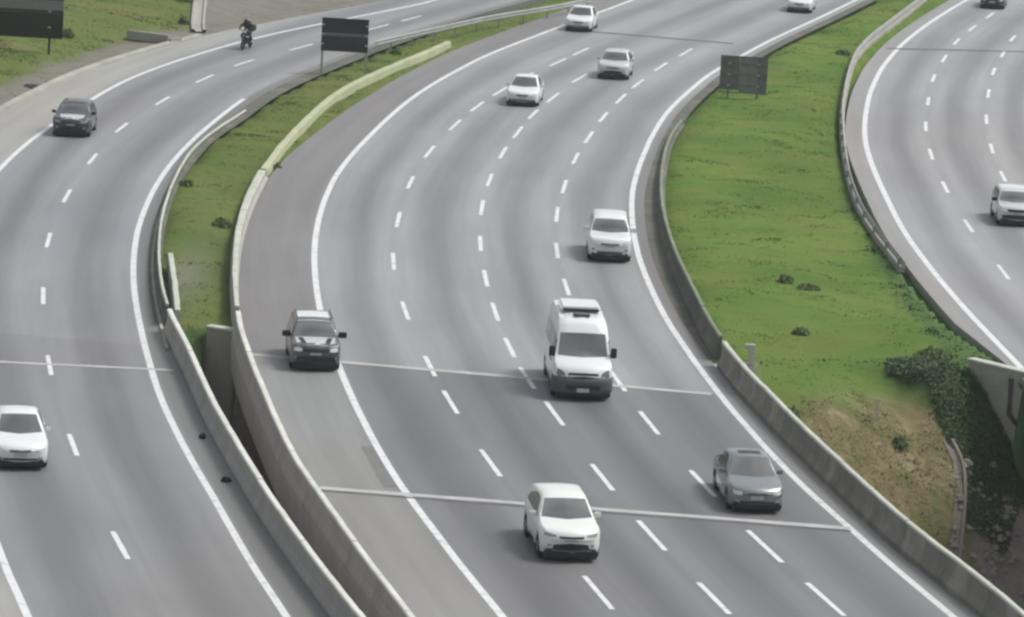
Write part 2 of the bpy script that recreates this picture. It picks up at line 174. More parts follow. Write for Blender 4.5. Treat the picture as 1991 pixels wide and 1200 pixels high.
# ------------------------------------------------------------------ materials
def mat(name, base=(0.5, 0.5, 0.5), rough=0.6, metal=0.0, spec=0.5, coat=0.0, emis=None):
    m = bpy.data.materials.new(name); m.use_nodes = True; b = m.node_tree.nodes['Principled BSDF']
    b.inputs['Base Color'].default_value = (*base, 1); b.inputs['Roughness'].default_value = rough
    b.inputs['Metallic'].default_value = metal; b.inputs['Specular IOR Level'].default_value = spec
    b.inputs['Coat Weight'].default_value = coat; b.inputs['Coat Roughness'].default_value = 0.06
    return m
class NT:
    def __init__(s, m): s.t = m.node_tree; s.b = s.t.nodes['Principled BSDF']
    def n(s, typ, **k):
        q = s.t.nodes.new(typ)
        for a, v in k.items(): setattr(q, a, v)
        return q
    def l(s, a, b): s.t.links.new(a, b)
    def noise(s, vec, scale, detail=4, rough=0.55):
        q = s.n('ShaderNodeTexNoise'); q.inputs['Scale'].default_value = scale; q.inputs['Detail'].default_value = detail; q.inputs['Roughness'].default_value = rough
        s.l(vec, q.inputs['Vector']); return q.outputs['Fac']
    def math(s, op, a, b=None, c=None, clamp=False):
        q = s.n('ShaderNodeMath', operation=op); q.use_clamp = clamp
        for i, v in enumerate((a, b, c)):
            if v is None: continue
            if isinstance(v, (int, float)): q.inputs[i].default_value = v
            else: s.l(v, q.inputs[i])
        return q.outputs[0]
    def ramp(s, fac, stops):
        q = s.n('ShaderNodeValToRGB'); e = q.color_ramp.elements
        while len(e) < len(stops): e.new(0.5)
        for x, (p, c) in zip(e, stops): x.position = p; x.color = (*c, 1) if len(c) == 3 else c
        s.l(fac, q.inputs[0]); return q.outputs[0]
    def mix(s, fac, a, b, mode='MIX'):
        q = s.n('ShaderNodeMix', data_type='RGBA', blend_type=mode)
        for i, v in ((0, fac), (6, a), (7, b)):
            if isinstance(v, (int, float)): q.inputs[i].default_value = v
            elif isinstance(v, tuple): q.inputs[i].default_value = (*v, 1)
            else: s.l(v, q.inputs[i])
        return q.outputs[2]
    def mapr(s, v, a, b, c=0.0, d=1.0):
        q = s.n('ShaderNodeMapRange'); q.inputs[1].default_value = a; q.inputs[2].default_value = b; q.inputs[3].default_value = c; q.inputs[4].default_value = d
        s.l(v, q.inputs[0]); return q.outputs[0]
    def bump(s, h, strength, dist=0.02):
        q = s.n('ShaderNodeBump'); q.inputs['Strength'].default_value = strength; q.inputs['Distance'].default_value = dist
        s.l(h, q.inputs['Height']); s.l(q.outputs[0], s.b.inputs['Normal'])
    def obj(s): return s.n('ShaderNodeTexCoord').outputs['Object']
    def scaled(s, vec, sc):
        q = s.n('ShaderNodeMapping'); q.inputs['Scale'].default_value = sc; s.l(vec, q.inputs['Vector']); return q.outputs[0]

def asphalt(name, lane, lane_cnt, base, shoulder, deck, right_sh=None):
    m = mat(name, base, 0.58, spec=0.5); t = NT(m)
    uvn = t.n('ShaderNodeUVMap'); uvn.uv_map = 'UVMap'; uv = uvn.outputs[0]
    sep = t.n('ShaderNodeSeparateXYZ'); t.l(uv, sep.inputs[0]); u, v = sep.outputs[0], sep.outputs[1]
    ob = t.obj(); so = t.n('ShaderNodeSeparateXYZ'); t.l(ob, so.inputs[0])
    wob = t.math('MULTIPLY', t.math('SUBTRACT', t.noise(t.scaled(uv, (0.0, 0.05, 1)), 1.0, 2), 0.5), 0.5)
    ph = t.math('MULTIPLY', t.math('ADD', u, wob), 2 * math.pi / lane)
    oil = t.math('MULTIPLY_ADD', t.math('COSINE', ph), -0.5, 0.5)           # 1 in lane centre
    oil = t.math('POWER', oil, 1.6)
    inl = t.math('MULTIPLY', t.mapr(u, -0.3, 0.3), t.mapr(u, lane * lane_cnt + 0.3, lane * lane_cnt - 0.3))
    streak = t.noise(t.scaled(uv, (1.3, 0.035, 1)), 1.0, 5, 0.6)
    patch = t.noise(t.scaled(ob, (0.13, 0.06, 0.1)), 1.0, 4, 0.6)
    fine = t.noise(t.scaled(ob, (14, 14, 14)), 1.0, 3, 0.7)
    if right_sh: shc = t.mix(t.mapr(u, lane * lane_cnt - 0.1, lane * lane_cnt + 0.1), shoulder, right_sh)
    else: shc = t.mix(0.0, shoulder, shoulder)
    c = t.mix(inl, shc, base)
    dk = t.mapr(t.math('MULTIPLY_ADD', so.outputs[0], 0.155, so.outputs[1]), -12.6, -12.8, 0.0, 0.9)
    c = t.mix(t.math('MULTIPLY', dk, inl), c, deck)
    if not right_sh: c = t.mix(t.math('MULTIPLY', dk, t.math('SUBTRACT', 1.0, inl)), c, (0.205, 0.208, 0.202))
    val = t.math('MULTIPLY', t.mapr(streak, 0.25, 0.75, 0.82, 1.15), t.mapr(patch, 0.3, 0.7, 0.88, 1.10))
    val = t.math('MULTIPLY', val, t.mapr(fine, 0.2, 0.8, 0.93, 1.07))
    val = t.math('MULTIPLY', val, t.math('MULTIPLY_ADD', t.math('MULTIPLY', oil, inl), -0.36, 1.12))
    hue = t.noise(t.scaled(ob, (0.05, 0.03, 0.1)), 1.0, 2)
    tint = t.ramp(hue, [(0.35, (1.03, 1.0, 0.98)), (0.65, (0.965, 1.0, 1.015))])
    cm = t.n('ShaderNodeCombineColor'); [t.l(val, cm.inputs[i]) for i in range(3)]
    c = t.mix(1.0, c, cm.outputs[0], 'MULTIPLY'); c = t.mix(1.0, c, tint, 'MULTIPLY')
    t.l(c, t.b.inputs['Base Color']); t.bump(fine, 0.25, 0.01)
    return m
def stained(name, c1, c2, scale=(0.8, 0.8, 0.5), rough=0.85, lo=0.35, hi=0.65, third=None, bump=0.3, fine=9.0):
    m = mat(name, c1, rough, spec=0.3); t = NT(m); ob = t.obj()
    a = t.noise(t.scaled(ob, scale), 1.0, 6, 0.65); f = t.noise(ob, fine, 4, 0.6)
    c = t.mix(t.mapr(a, lo, hi), c1, c2)
    if third: c = t.mix(t.mapr(t.noise(t.scaled(ob, tuple(s * 0.45 for s in scale)), 1.7, 3), 0.52, 0.66), c, third)
    c = t.mix(t.mapr(f, 0.3, 0.7, 0.0, 0.25), c, tuple(x * 0.6 for x in c1))
    t.l(c, t.b.inputs['Base Color']); t.bump(f, bump, 0.02); return m
def paint_line(name, base):
    m = mat(name, base, 0.6); t = NT(m); ob = t.obj()
    a = t.noise(t.scaled(ob, (2.2, 2.2, 1)), 1.0, 6, 0.7); b = t.noise(ob, 18, 3, 0.6)
    c = t.mix(t.mapr(a, 0.50, 0.70, 0.0, 0.75), base, (0.30, 0.31, 0.31)); c = t.mix(t.mapr(b, 0.56, 0.72, 0.0, 0.55), c, (0.28, 0.28, 0.28))
    t.l(c, t.b.inputs['Base Color']); return m
def metallic_paint(name, base, rough=0.3, metal=0.0):
    m = mat(name, base, rough, metal, 0.5, 0.6); t = NT(m); ob = t.obj()
    a = t.noise(ob, 3.0, 4, 0.6); so = t.n('ShaderNodeSeparateXYZ'); t.l(ob, so.inputs[0])
    dirt = t.math('MULTIPLY', t.mapr(so.outputs[2], 0.55, 0.15), t.mapr(a, 0.3, 0.7, 0.2, 0.8))
    c = t.mix(dirt, base, (0.16, 0.15, 0.14)); t.l(c, t.b.inputs['Base Color'])
    return m

M = {}
M['asphalt_main'] = asphalt('asphalt_main', 3.23, 4, (0.236, 0.244, 0.248), (0.158, 0.153, 0.151), (0.134, 0.137, 0.141))
M['asphalt_left'] = asphalt('asphalt_left', 3.5, 2, (0.205, 0.211, 0.218), (0.268, 0.268, 0.248), (0.180, 0.184, 0.187), (0.135, 0.140, 0.135))
M['asphalt_right'] = asphalt('asphalt_right', 3.03, 4, (0.250, 0.254, 0.260), (0.235, 0.228, 0.222), (0.22, 0.22, 0.22))
M['line'] = paint_line('road_paint', (0.66, 0.68, 0.68))
M['joint'] = stained('joint_concrete', (0.50, 0.50, 0.49), (0.38, 0.38, 0.37), (1.2, 1.2, 1))
M['dark_grey'] = stained('dark_grey_strip', (0.10, 0.10, 0.105), (0.15, 0.15, 0.155), (1.2, 1.2, 1))
M['patch'] = stained('new_asphalt', (0.222, 0.226, 0.232), (0.236, 0.240, 0.246), (0.3, 0.3, 1))
M['patch2'] = stained('repair_asphalt', (0.150, 0.153, 0.156), (0.138, 0.141, 0.144), (0.5, 0.5, 1))
M['dark_grey2'] = stained('crack_sealant', (0.125, 0.127, 0.13), (0.155, 0.157, 0.16), (1, 1, 1))
M['stain'] = stained('damp_stain', (0.160, 0.165, 0.160), (0.192, 0.192, 0.186), (0.8, 0.8, 1))
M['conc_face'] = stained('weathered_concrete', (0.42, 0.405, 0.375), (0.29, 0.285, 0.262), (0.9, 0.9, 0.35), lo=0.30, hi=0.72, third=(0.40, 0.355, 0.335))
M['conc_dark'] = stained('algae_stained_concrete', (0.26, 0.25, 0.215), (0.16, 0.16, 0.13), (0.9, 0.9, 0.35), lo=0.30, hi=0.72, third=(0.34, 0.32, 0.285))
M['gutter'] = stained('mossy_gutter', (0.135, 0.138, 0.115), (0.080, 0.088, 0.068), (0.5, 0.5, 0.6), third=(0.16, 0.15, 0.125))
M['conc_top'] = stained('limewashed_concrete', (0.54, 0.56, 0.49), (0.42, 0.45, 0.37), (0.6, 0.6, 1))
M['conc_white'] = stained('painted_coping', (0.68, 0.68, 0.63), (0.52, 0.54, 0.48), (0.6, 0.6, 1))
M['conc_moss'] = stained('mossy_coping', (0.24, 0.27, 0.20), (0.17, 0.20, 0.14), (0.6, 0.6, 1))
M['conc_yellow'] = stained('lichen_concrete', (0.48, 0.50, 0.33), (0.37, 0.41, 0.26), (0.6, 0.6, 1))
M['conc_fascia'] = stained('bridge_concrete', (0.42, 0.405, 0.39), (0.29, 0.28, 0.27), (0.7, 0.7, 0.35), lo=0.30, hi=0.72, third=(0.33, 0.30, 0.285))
M['conc_wall'] = stained('abutment_concrete', (0.40, 0.40, 0.35), (0.28, 0.28, 0.245), (0.5, 0.5, 0.9))
M['gravel'] = stained('dusty_verge', (0.28, 0.25, 0.215), (0.20, 0.185, 0.155), (0.5, 0.5, 1), third=(0.20, 0.17, 0.14))
M['bank'] = stained('stony_bank', (0.27, 0.25, 0.24), (0.20, 0.185, 0.18), (0.4, 0.4, 1), third=(0.30, 0.29, 0.26))
M['steel'] = stained('galvanised_steel', (0.40, 0.41, 0.40), (0.30, 0.31, 0.29), (1, 1, 1), rough=0.5)
M['sign_dark'] = stained('sign_back_dark', (0.030, 0.031, 0.034), (0.045, 0.045, 0.048), (0.8, 0.8, 1.5), rough=0.6)
M['sign_olive'] = stained('sign_back_olive', (0.018, 0.022, 0.014), (0.026, 0.028, 0.018), (0.6, 0.6, 1.5), rough=0.7)
M['sign_blue'] = stained('sign_blue_grey', (0.05, 0.055, 0.075), (0.035, 0.04, 0.05), (0.6, 0.6, 1.5), rough=0.6)
M['sign_grey'] = stained('sign_back_grey', (0.165, 0.175, 0.17), (0.125, 0.135, 0.13), (0.8, 0.8, 1.0), rough=0.6)
M['sign_rail'] = stained('sign_rail', (0.225, 0.23, 0.225), (0.19, 0.195, 0.19), (1, 1, 1), rough=0.5)
M['post'] = stained('post_paint', (0.42, 0.43, 0.36), (0.32, 0.33, 0.27), (1, 1, 1), rough=0.6)
M['glass'] = mat('car_glass', (0.13, 0.145, 0.145), 0.08, spec=1.0)
_t = NT(M['glass']); _n = _t.noise(_t.scaled(_t.obj(), (0.9, 0.6, 1.2)), 1.0, 1, 0.5); _t.l(_t.ramp(_n, [(0.34, (0.075, 0.082, 0.082)), (0.66, (0.155, 0.168, 0.168))]), _t.b.inputs['Base Color'])  # sky reflection and dim seats behind the pane put into the glass colour
M['glass_side'] = mat('car_glass_side', (0.012, 0.013, 0.014), 0.12, spec=0.4)
M['rubber'] = mat('tyre_rubber', (0.018, 0.018, 0.018), 0.85, spec=0.2)
M['plastic'] = mat('black_plastic', (0.022, 0.023, 0.024), 0.55, spec=0.35)
M['grey_plastic'] = mat('grey_plastic', (0.085, 0.09, 0.092), 0.6, spec=0.35)
M['rim'] = mat('alloy_rim', (0.45, 0.46, 0.47), 0.35, 0.7)
M['chrome'] = mat('chrome', (0.65, 0.65, 0.66), 0.18, 0.9)
M['lamp'] = mat('headlamp_lens', (0.72, 0.75, 0.76), 0.12, 0.0, 0.8, 0.5)
M['lamp_grey'] = mat('headlamp_smoked', (0.30, 0.31, 0.31), 0.15, 0.0, 0.8, 0.5)
M['lamp_dark'] = mat('headlamp_dark', (0.14, 0.145, 0.145), 0.15, 0.0, 0.8, 0.5)
M['tail'] = mat('tail_lamp', (0.30, 0.012, 0.012), 0.2, 0, 0.6, 0.3)
M['plate'] = mat('number_plate', (0.50, 0.50, 0.49), 0.5)
M['white'] = metallic_paint('white_paint', (0.74, 0.755, 0.76))
M['white_warm'] = metallic_paint('warm_white_paint', (0.76, 0.775, 0.74))
M['silver'] = metallic_paint('silver_grey_paint', (0.235, 0.26, 0.26), 0.26, 0.5)
M['silver_light'] = metallic_paint('light_silver_paint', (0.56, 0.575, 0.585), 0.32, 0.12)
M['graphite'] = metallic_paint('graphite_paint', (0.085, 0.092, 0.088), 0.28, 0.2)
M['navy'] = metallic_paint('dark_blue_grey_paint', (0.045, 0.05, 0.06), 0.25, 0.2)
M['black_paint'] = metallic_paint('black_paint', (0.015, 0.016, 0.017), 0.3)
M['cloth_dark'] = mat('dark_jacket', (0.022, 0.023, 0.02), 0.85)
M['cloth_grey'] = mat('grey_trousers', (0.05, 0.05, 0.05), 0.85)
M['skin'] = mat('skin', (0.40, 0.25, 0.18), 0.6)
M['pipe'] = mat('drain_pipe', (0.06, 0.058, 0.055), 0.6)

# ------------------------------------------------------------------ terrain
MAIN = np.array(MAIN_LINE); MW = np.array(MAIN_W); MLF = np.array(MAIN_L)
LEFT = np.array(LEFT_LINE); LW = np.array(LEFT_W); LS = np.array(LEFT_S); RIGHT = np.array(RIGHT_LINE)
MRL = offset(MAIN, MW)                                   # right edge line of the main road
def poly(P, a, b): return np.r_[offset(P, a), offset(P, b)[::-1]]
def inpoly(X, Y, Q):
    ins = np.zeros(X.shape, bool); n = len(Q); x0, y0 = Q[-1]
    for i in range(n):
        x1, y1 = Q[i]
        if y0 != y1:
            c = ((y1 > Y) != (y0 > Y)) & (X < (x0 - x1) * (Y - y1) / (y0 - y1) + x1); ins ^= c
        x0, y0 = x1, y1
    return ins
def pdist(X, Y, P):
    P = resample(P, 1.0); d = np.full(X.shape, 1e9)
    for p in P: d = np.minimum(d, (X - p[0]) ** 2 + (Y - p[1]) ** 2)
    return np.sqrt(d)
_perm = rng.random((64, 64))
def vnoise(x, y):
    xi = np.floor(x).astype(int); yi = np.floor(y).astype(int); fx = x - xi; fy = y - yi
    fx = fx * fx * (3 - 2 * fx); fy = fy * fy * (3 - 2 * fy)
    a = _perm[xi % 64, yi % 64]; b = _perm[(xi + 1) % 64, yi % 64]; c = _perm[xi % 64, (yi + 1) % 64]; d = _perm[(xi + 1) % 64, (yi + 1) % 64]
    return (a + (b - a) * fx) * (1 - fy) + (c + (d - c) * fx) * fy
POLY_MAIN = poly(MAIN, -MLF, MW + 1.3); POLY_LEFT = poly(LEFT, -(LW + LS), np.interp(-LEFT[:, 1], [-60, -48, -40, -5, 0], [1.35, 1.3, 0.85, 0.95, 1.35])); POLY_RIGHT = poly(RIGHT, np.interp(RIGHT[:, 1], [-6, 3], [-0.4, -1.35]), 14.0)
SPUR = np.array([(8.50,-8.93,-0.10),(9.29,-9.17,-0.10),(10.45,-8.05,-0.10),(11.78,-7.39,-0.30),(13.11,-7.20,-0.60),(14.78,-7.63,-1.30),(15.53,-8.13,-2.00),(15.98,-8.72,-2.60),(16.22,-10.79,-4.00),(16.12,-12.64,-5.80),(9.61,-11.15,-0.80),(11.00,-13.41,-1.90),(12.91,-12.78,-3.20),(14.81,-12.88,-4.90),(16.73,-6.01,-0.85),(17.49,-7.04,-2.30),(16.92,-7.87,-3.10),(18.01,-7.68,-2.70),(17.62,-9.41,-4.60),(18.24,-11.39,-6.90),(15.76,-13.64,-6.50),(13.84,-13.35,-4.30),(11.83,-10.43,-1.00),(13.73,-10.02,-1.90),(14.46,-11.14,-3.10),(15.97,-5.68,-0.20),(14.91,-7.43,-0.30)]
 + [(x, y, 0.0) for x in (8.5, 11, 13.5, 16) for y in (-2.0, 2.0)] + [(17.3, -6.3, -0.95), (17.9, -7.1, -1.8), (18.6, -7.9, -2.7), (19.5, -8.8, -3.8)] + [(9.5, -5, 0), (12, -5, 0), (14.5, -4.5, 0), (10.5, -19, -3.6), (13, -19, -7.0), (16, -19, -9.0), (19, -18, -9.5), (10, -25, -6.0), (21, -9, -6.5)])
def tps_fit(P):
    n = len(P); d = np.linalg.norm(P[:, None, :2] - P[None, :, :2], axis=2); K = np.where(d > 0, d * d * np.log(d + 1e-12), 0) + 0.15 * np.eye(n)
    A = np.zeros((n + 3, n + 3)); A[:n, :n] = K; A[:n, n] = 1; A[:n, n + 1:] = P[:, :2]; A[n:, :n] = A[:n, n:].T
    return np.linalg.solve(A, np.r_[P[:, 2], 0, 0, 0])
_tw = tps_fit(SPUR)
def tps(X, Y):
    r = _tw[len(SPUR)] + _tw[len(SPUR) + 1] * X + _tw[len(SPUR) + 2] * Y
    for p, w in zip(SPUR, _tw):
        d = np.sqrt((X - p[0]) ** 2 + (Y - p[1]) ** 2) + 1e-9; r = r + w * d * d * np.log(d)
    return r
def sstep(a, b, x): t = np.clip((x - a) / (b - a), 0, 1); return t * t * (3 - 2 * t)
OUTL = offset(LEFT, -(LW + LS))
def terrain_height(X, Y):
    road = inpoly(X, Y, POLY_MAIN) | inpoly(X, Y, POLY_LEFT) | inpoly(X, Y, POLY_RIGHT)
    bump = 0.13 * (vnoise(X / 1.1 + 9, Y / 1.7) - 0.5) + 0.55 * (vnoise(X / 3.6, Y / 5.0 + 5) - 0.5)
    z = 0.0 + bump * 0.8
    dl = pdist(X, Y, OUTL)
    hill = (X < np.interp(Y, OUTL[::-1, 1], OUTL[::-1, 0])) & (Y > -7)
    z = np.where(hill, np.minimum(0.10 * np.maximum(dl - 1.6, 0), 4.0) + bump * sstep(1.0, 3.0, dl) - 0.02, z)
    near = np.minimum(pdist(X, Y, POLY_MAIN[:, :2]), pdist(X, Y, POLY_LEFT)); near = np.minimum(near, pdist(X, Y, POLY_RIGHT))
    z = np.where(~hill, -0.04 + (z + 0.07) * sstep(0.1, 1.5, near), z)
    spur = np.clip(tps(X, Y), -9.2, 0.0) + 0.30 * (vnoise(X / 1.6, Y / 1.3) - 0.5) * sstep(-3, -7, Y)
    spur = np.where((X > 16.6) & (Y > -4.35 - 1.10 * (X - 16.7)), 0.0, spur)
    dw = np.maximum(-5.15 - 1.11 * (X - 16.72) - Y, 0.0) * 0.67; bank = -1.75 * np.maximum(X - 16.8, 0) - 0.9 * dw - 0.1
    spur = np.where((X > 16.3) & (Y <= -4.35 - 1.10 * (X - 16.7)), np.minimum(spur, np.maximum(bank, -8.0)), spur)
    drop = np.where(X > 8.2, spur, np.where((X > -12.6) & (X < -10.75), 0.85 * np.minimum(Y + 6.9, 0), -5.0 + 0.5 * np.minimum(Y + 7.3, 0))); drop = np.maximum(drop, -9.3)
    z = np.where((Y < -7.3) | ((X > -12.6) & (X < -10.75) & (Y < -6.9)) | ((X > 8.2) & (X < 20.5) & (Y < -1.0)), np.minimum(z, drop), z)
    z = np.where((X > 20.5) & (Y < -9.3), np.minimum(-6.0 + 0.4 * (Y + 7.3), -6), z); z = np.maximum(z, -9.4)
    z = np.where(road & (Y > -8), -0.40, z)
    return z, road
xs = np.r_[-1500, -600, -300, -150, -90, np.arange(-60, 14.9, 0.5), np.arange(15, 20.9, 0.2), np.arange(21, 60.01, 0.5), 90, 150, 300, 600, 1500]
ys = np.r_[-400, -160, -100, -70, np.arange(-50, -16.1, 0.5), np.arange(-16, -3.95, 0.2), np.arange(-3.5, 130.01, 0.5), 150, 200, 300, 500, 900, 2000, 5000]
GX, GY = np.meshgrid(xs, ys, indexing='ij'); Z, ROADM = terrain_height(GX, GY)
nx, ny = GX.shape
V = np.c_[GX.ravel(), GY.ravel(), Z.ravel()]
ii, jj = np.meshgrid(np.arange(nx - 1), np.arange(ny - 1), indexing='ij'); a = (ii * ny + jj).ravel()
F = np.c_[a, a + ny, a + ny + 1, a + 1]
me = bpy.data.meshes.new('ground'); me.vertices.add(len(V)); me.vertices.foreach_set('co', V.astype(np.float32).ravel())
me.loops.add(F.size); me.loops.foreach_set('vertex_index', F.astype(np.int32).ravel()); me.polygons.add(len(F))
me.polygons.foreach_set('loop_start', np.arange(0, F.size, 4, dtype=np.int32)); me.polygons.foreach_set('loop_total', np.full(len(F), 4, np.int32))
me.update(calc_edges=True)
# soil and plant zones: r = dry grass, g = bare gravel verge, b = darker green plants, a unused
RL_EDGE = offset(RIGHT, -1.15); CREST = ([12.0, 13.1, 14.8, 15.5, 16.0, 16.25, 16.5, 16.9], [-6.6, -7.1, -7.65, -8.2, -8.9, -10.6, -12.2, -16.0])
BANK = np.array([(-18.6, 84), (-17.4, 81.0), (-15.7, 82.4), (-13.8, 87), (-11, 95), (-9.5, 103), (-9, 130), (-18.6, 130)])
def zones(X, Y, Zt):
    n1 = vnoise(X / 2.3, Y / 2.9)
    spur = (X > 8.6) & (X < 20.5) & (Y < -5)
    dry = np.where(spur & (X < 16.6) & (Y < np.interp(X, CREST[0], CREST[1]) + 0.2), sstep(-0.35, -1.7, Zt + 1.2 * (n1 - 0.5)), 0.0)
    hill = (X < np.interp(Y, OUTL[::-1, 1], OUTL[::-1, 0])) & (Y > -7)
    dry = np.where(hill, 0.35 * sstep(0.35, 0.75, vnoise(X / 3.1 + 3, Y / 4.0)), dry)
    grav = np.where(hill, sstep(2.9, 1.6, pdist(X, Y, OUTL) + 1.2 * (n1 - 0.5)), 0.0)
    grav = np.where(inpoly(X, Y, BANK) & (grav >= 0), 1.0, grav)
    bare = np.exp(-(((X + 12.5) / 0.8) ** 2 + ((Y - 3.2) / 7.0) ** 2)); grav = np.maximum(grav, 0.75 * bare * (Y > -7))
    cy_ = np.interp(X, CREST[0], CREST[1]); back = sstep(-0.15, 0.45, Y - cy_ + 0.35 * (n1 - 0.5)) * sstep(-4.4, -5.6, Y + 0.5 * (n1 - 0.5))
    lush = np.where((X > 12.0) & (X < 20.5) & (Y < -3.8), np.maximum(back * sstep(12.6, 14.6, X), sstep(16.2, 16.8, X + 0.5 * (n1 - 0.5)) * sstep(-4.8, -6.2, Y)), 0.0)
    dr = pdist(X, Y, RL_EDGE); wd = np.interp(Y, [-8, 30, 55], [1.5, 0.9, 0.0])
    lush = np.maximum(lush, np.where((X > 8) & (Y > -9) & (Y < 56), 0.75 * sstep(wd + 0.25, wd - 0.35, dr + 0.5 * (n1 - 0.5)) * (wd > 0.05), 0))
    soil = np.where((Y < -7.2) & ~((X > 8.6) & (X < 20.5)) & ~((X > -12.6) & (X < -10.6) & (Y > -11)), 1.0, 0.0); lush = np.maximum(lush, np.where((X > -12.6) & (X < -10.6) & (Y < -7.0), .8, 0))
    soil = np.maximum(soil, np.where(spur, sstep(-3.6, -4.6, Zt) * sstep(16.2, 17.0, X), 0)); soil = np.maximum(soil, np.where(spur, sstep(-6.2, -7.2, Zt), 0)); dry = dry * (1 - soil); lush = lush * (1 - soil)
    return dry, grav, lush, soil
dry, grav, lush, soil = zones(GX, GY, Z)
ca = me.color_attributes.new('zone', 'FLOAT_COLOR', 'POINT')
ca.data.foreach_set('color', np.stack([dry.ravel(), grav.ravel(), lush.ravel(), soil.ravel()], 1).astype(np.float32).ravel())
me.polygons.foreach_set('use_smooth', np.ones(len(F), bool))

def grass_mat(name, blades=False):
    m = mat(name, (0.1, 0.15, 0.05), 0.9, spec=0.06); t = NT(m); ob = t.obj()
    at = t.n('ShaderNodeAttribute', attribute_name='zone'); sp = t.n('ShaderNodeSeparateColor'); t.l(at.outputs['Color'], sp.inputs[0])
    so = t.n('ShaderNodeSeparateXYZ'); t.l(ob, so.inputs[0])
    big = t.noise(t.scaled(ob, (0.16, 0.22, 0.2)), 1.0, 4, 0.6); mid = t.noise(t.scaled(ob, (0.55, 1.1, 0.6)), 1.0, 5, 0.65); fine = t.noise(ob, 5.0, 4, 0.7)
    green = t.ramp(big, [(0.28, (0.078, 0.152, 0.030)), (0.48, (0.109, 0.184, 0.036)), (0.68, (0.152, 0.208, 0.047))])
    olive = t.ramp(big, [(0.30, (0.104, 0.149, 0.037)), (0.55, (0.130, 0.156, 0.046)), (0.72, (0.147, 0.149, 0.055))])
    c = t.mix(t.mapr(so.outputs[0], 5.0, -3.0), green, olive)
    c = t.mix(t.mapr(mid, 0.54, 0.78, 0.0, 0.34), c, (0.055, 0.098, 0.017))
    c = t.mix(t.mapr(mid, 0.46, 0.30, 0.0, 0.40), c, (0.147, 0.195, 0.050))
    dryc = t.ramp(mid, [(0.34, (0.105, 0.128, 0.046)), (0.50, (0.190, 0.162, 0.082)), (0.66, (0.30, 0.255, 0.165))])
    vb = t.noise(t.scaled(ob, (0.09, 0.07, 0.1)), 1.0, 3, 0.5); c = t.mix(t.mapr(vb, 0.40, 0.60, 0.0, 0.42), c, (0.066, 0.122, 0.026))
    vy = t.noise(t.scaled(ob, (0.21, 0.13, 0.1)), 1.3, 3, 0.5); c = t.mix(t.mapr(vy, 0.50, 0.68, 0.0, 0.38), c, (0.165, 0.170, 0.052))
    c = t.mix(sp.outputs[0], c, dryc)
    c = t.mix(sp.outputs[1], c, t.ramp(mid, [(0.35, (0.155, 0.150, 0.118)), (0.55, (0.205, 0.198, 0.172)), (0.7, (0.175, 0.158, 0.140))]))
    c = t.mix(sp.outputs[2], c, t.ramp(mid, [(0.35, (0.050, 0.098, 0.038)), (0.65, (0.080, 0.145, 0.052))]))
    c = t.mix(at.outputs['Alpha'], c, t.ramp(mid, [(0.35, (0.24, 0.21, 0.195)), (0.65, (0.36, 0.32, 0.295))]))
    c = t.mix(t.mapr(fine, 0.3, 0.7, 0.0, 0.12), c, (0.06, 0.09, 0.035))
    if blades:
        rn = t.n('ShaderNodeAttribute', attribute_name='shade'); c = t.mix(1.0, c, rn.outputs['Color'], 'MULTIPLY')
        t.b.inputs['Transmission Weight'].default_value = 0.0
    t.l(c, t.b.inputs['Base Color'])
    if not blades: t.bump(t.math('ADD', mid, t.math('MULTIPLY', fine, 0.5)), 0.5, 0.15)
    return m
M['grass'] = grass_mat('meadow_ground'); M['blade'] = grass_mat('meadow_blades', True)
ground = link_mesh('ground', me, M['grass']); tag(ground, 'green grassed ground between and beside the curving roads', 'ground', kind='structure')

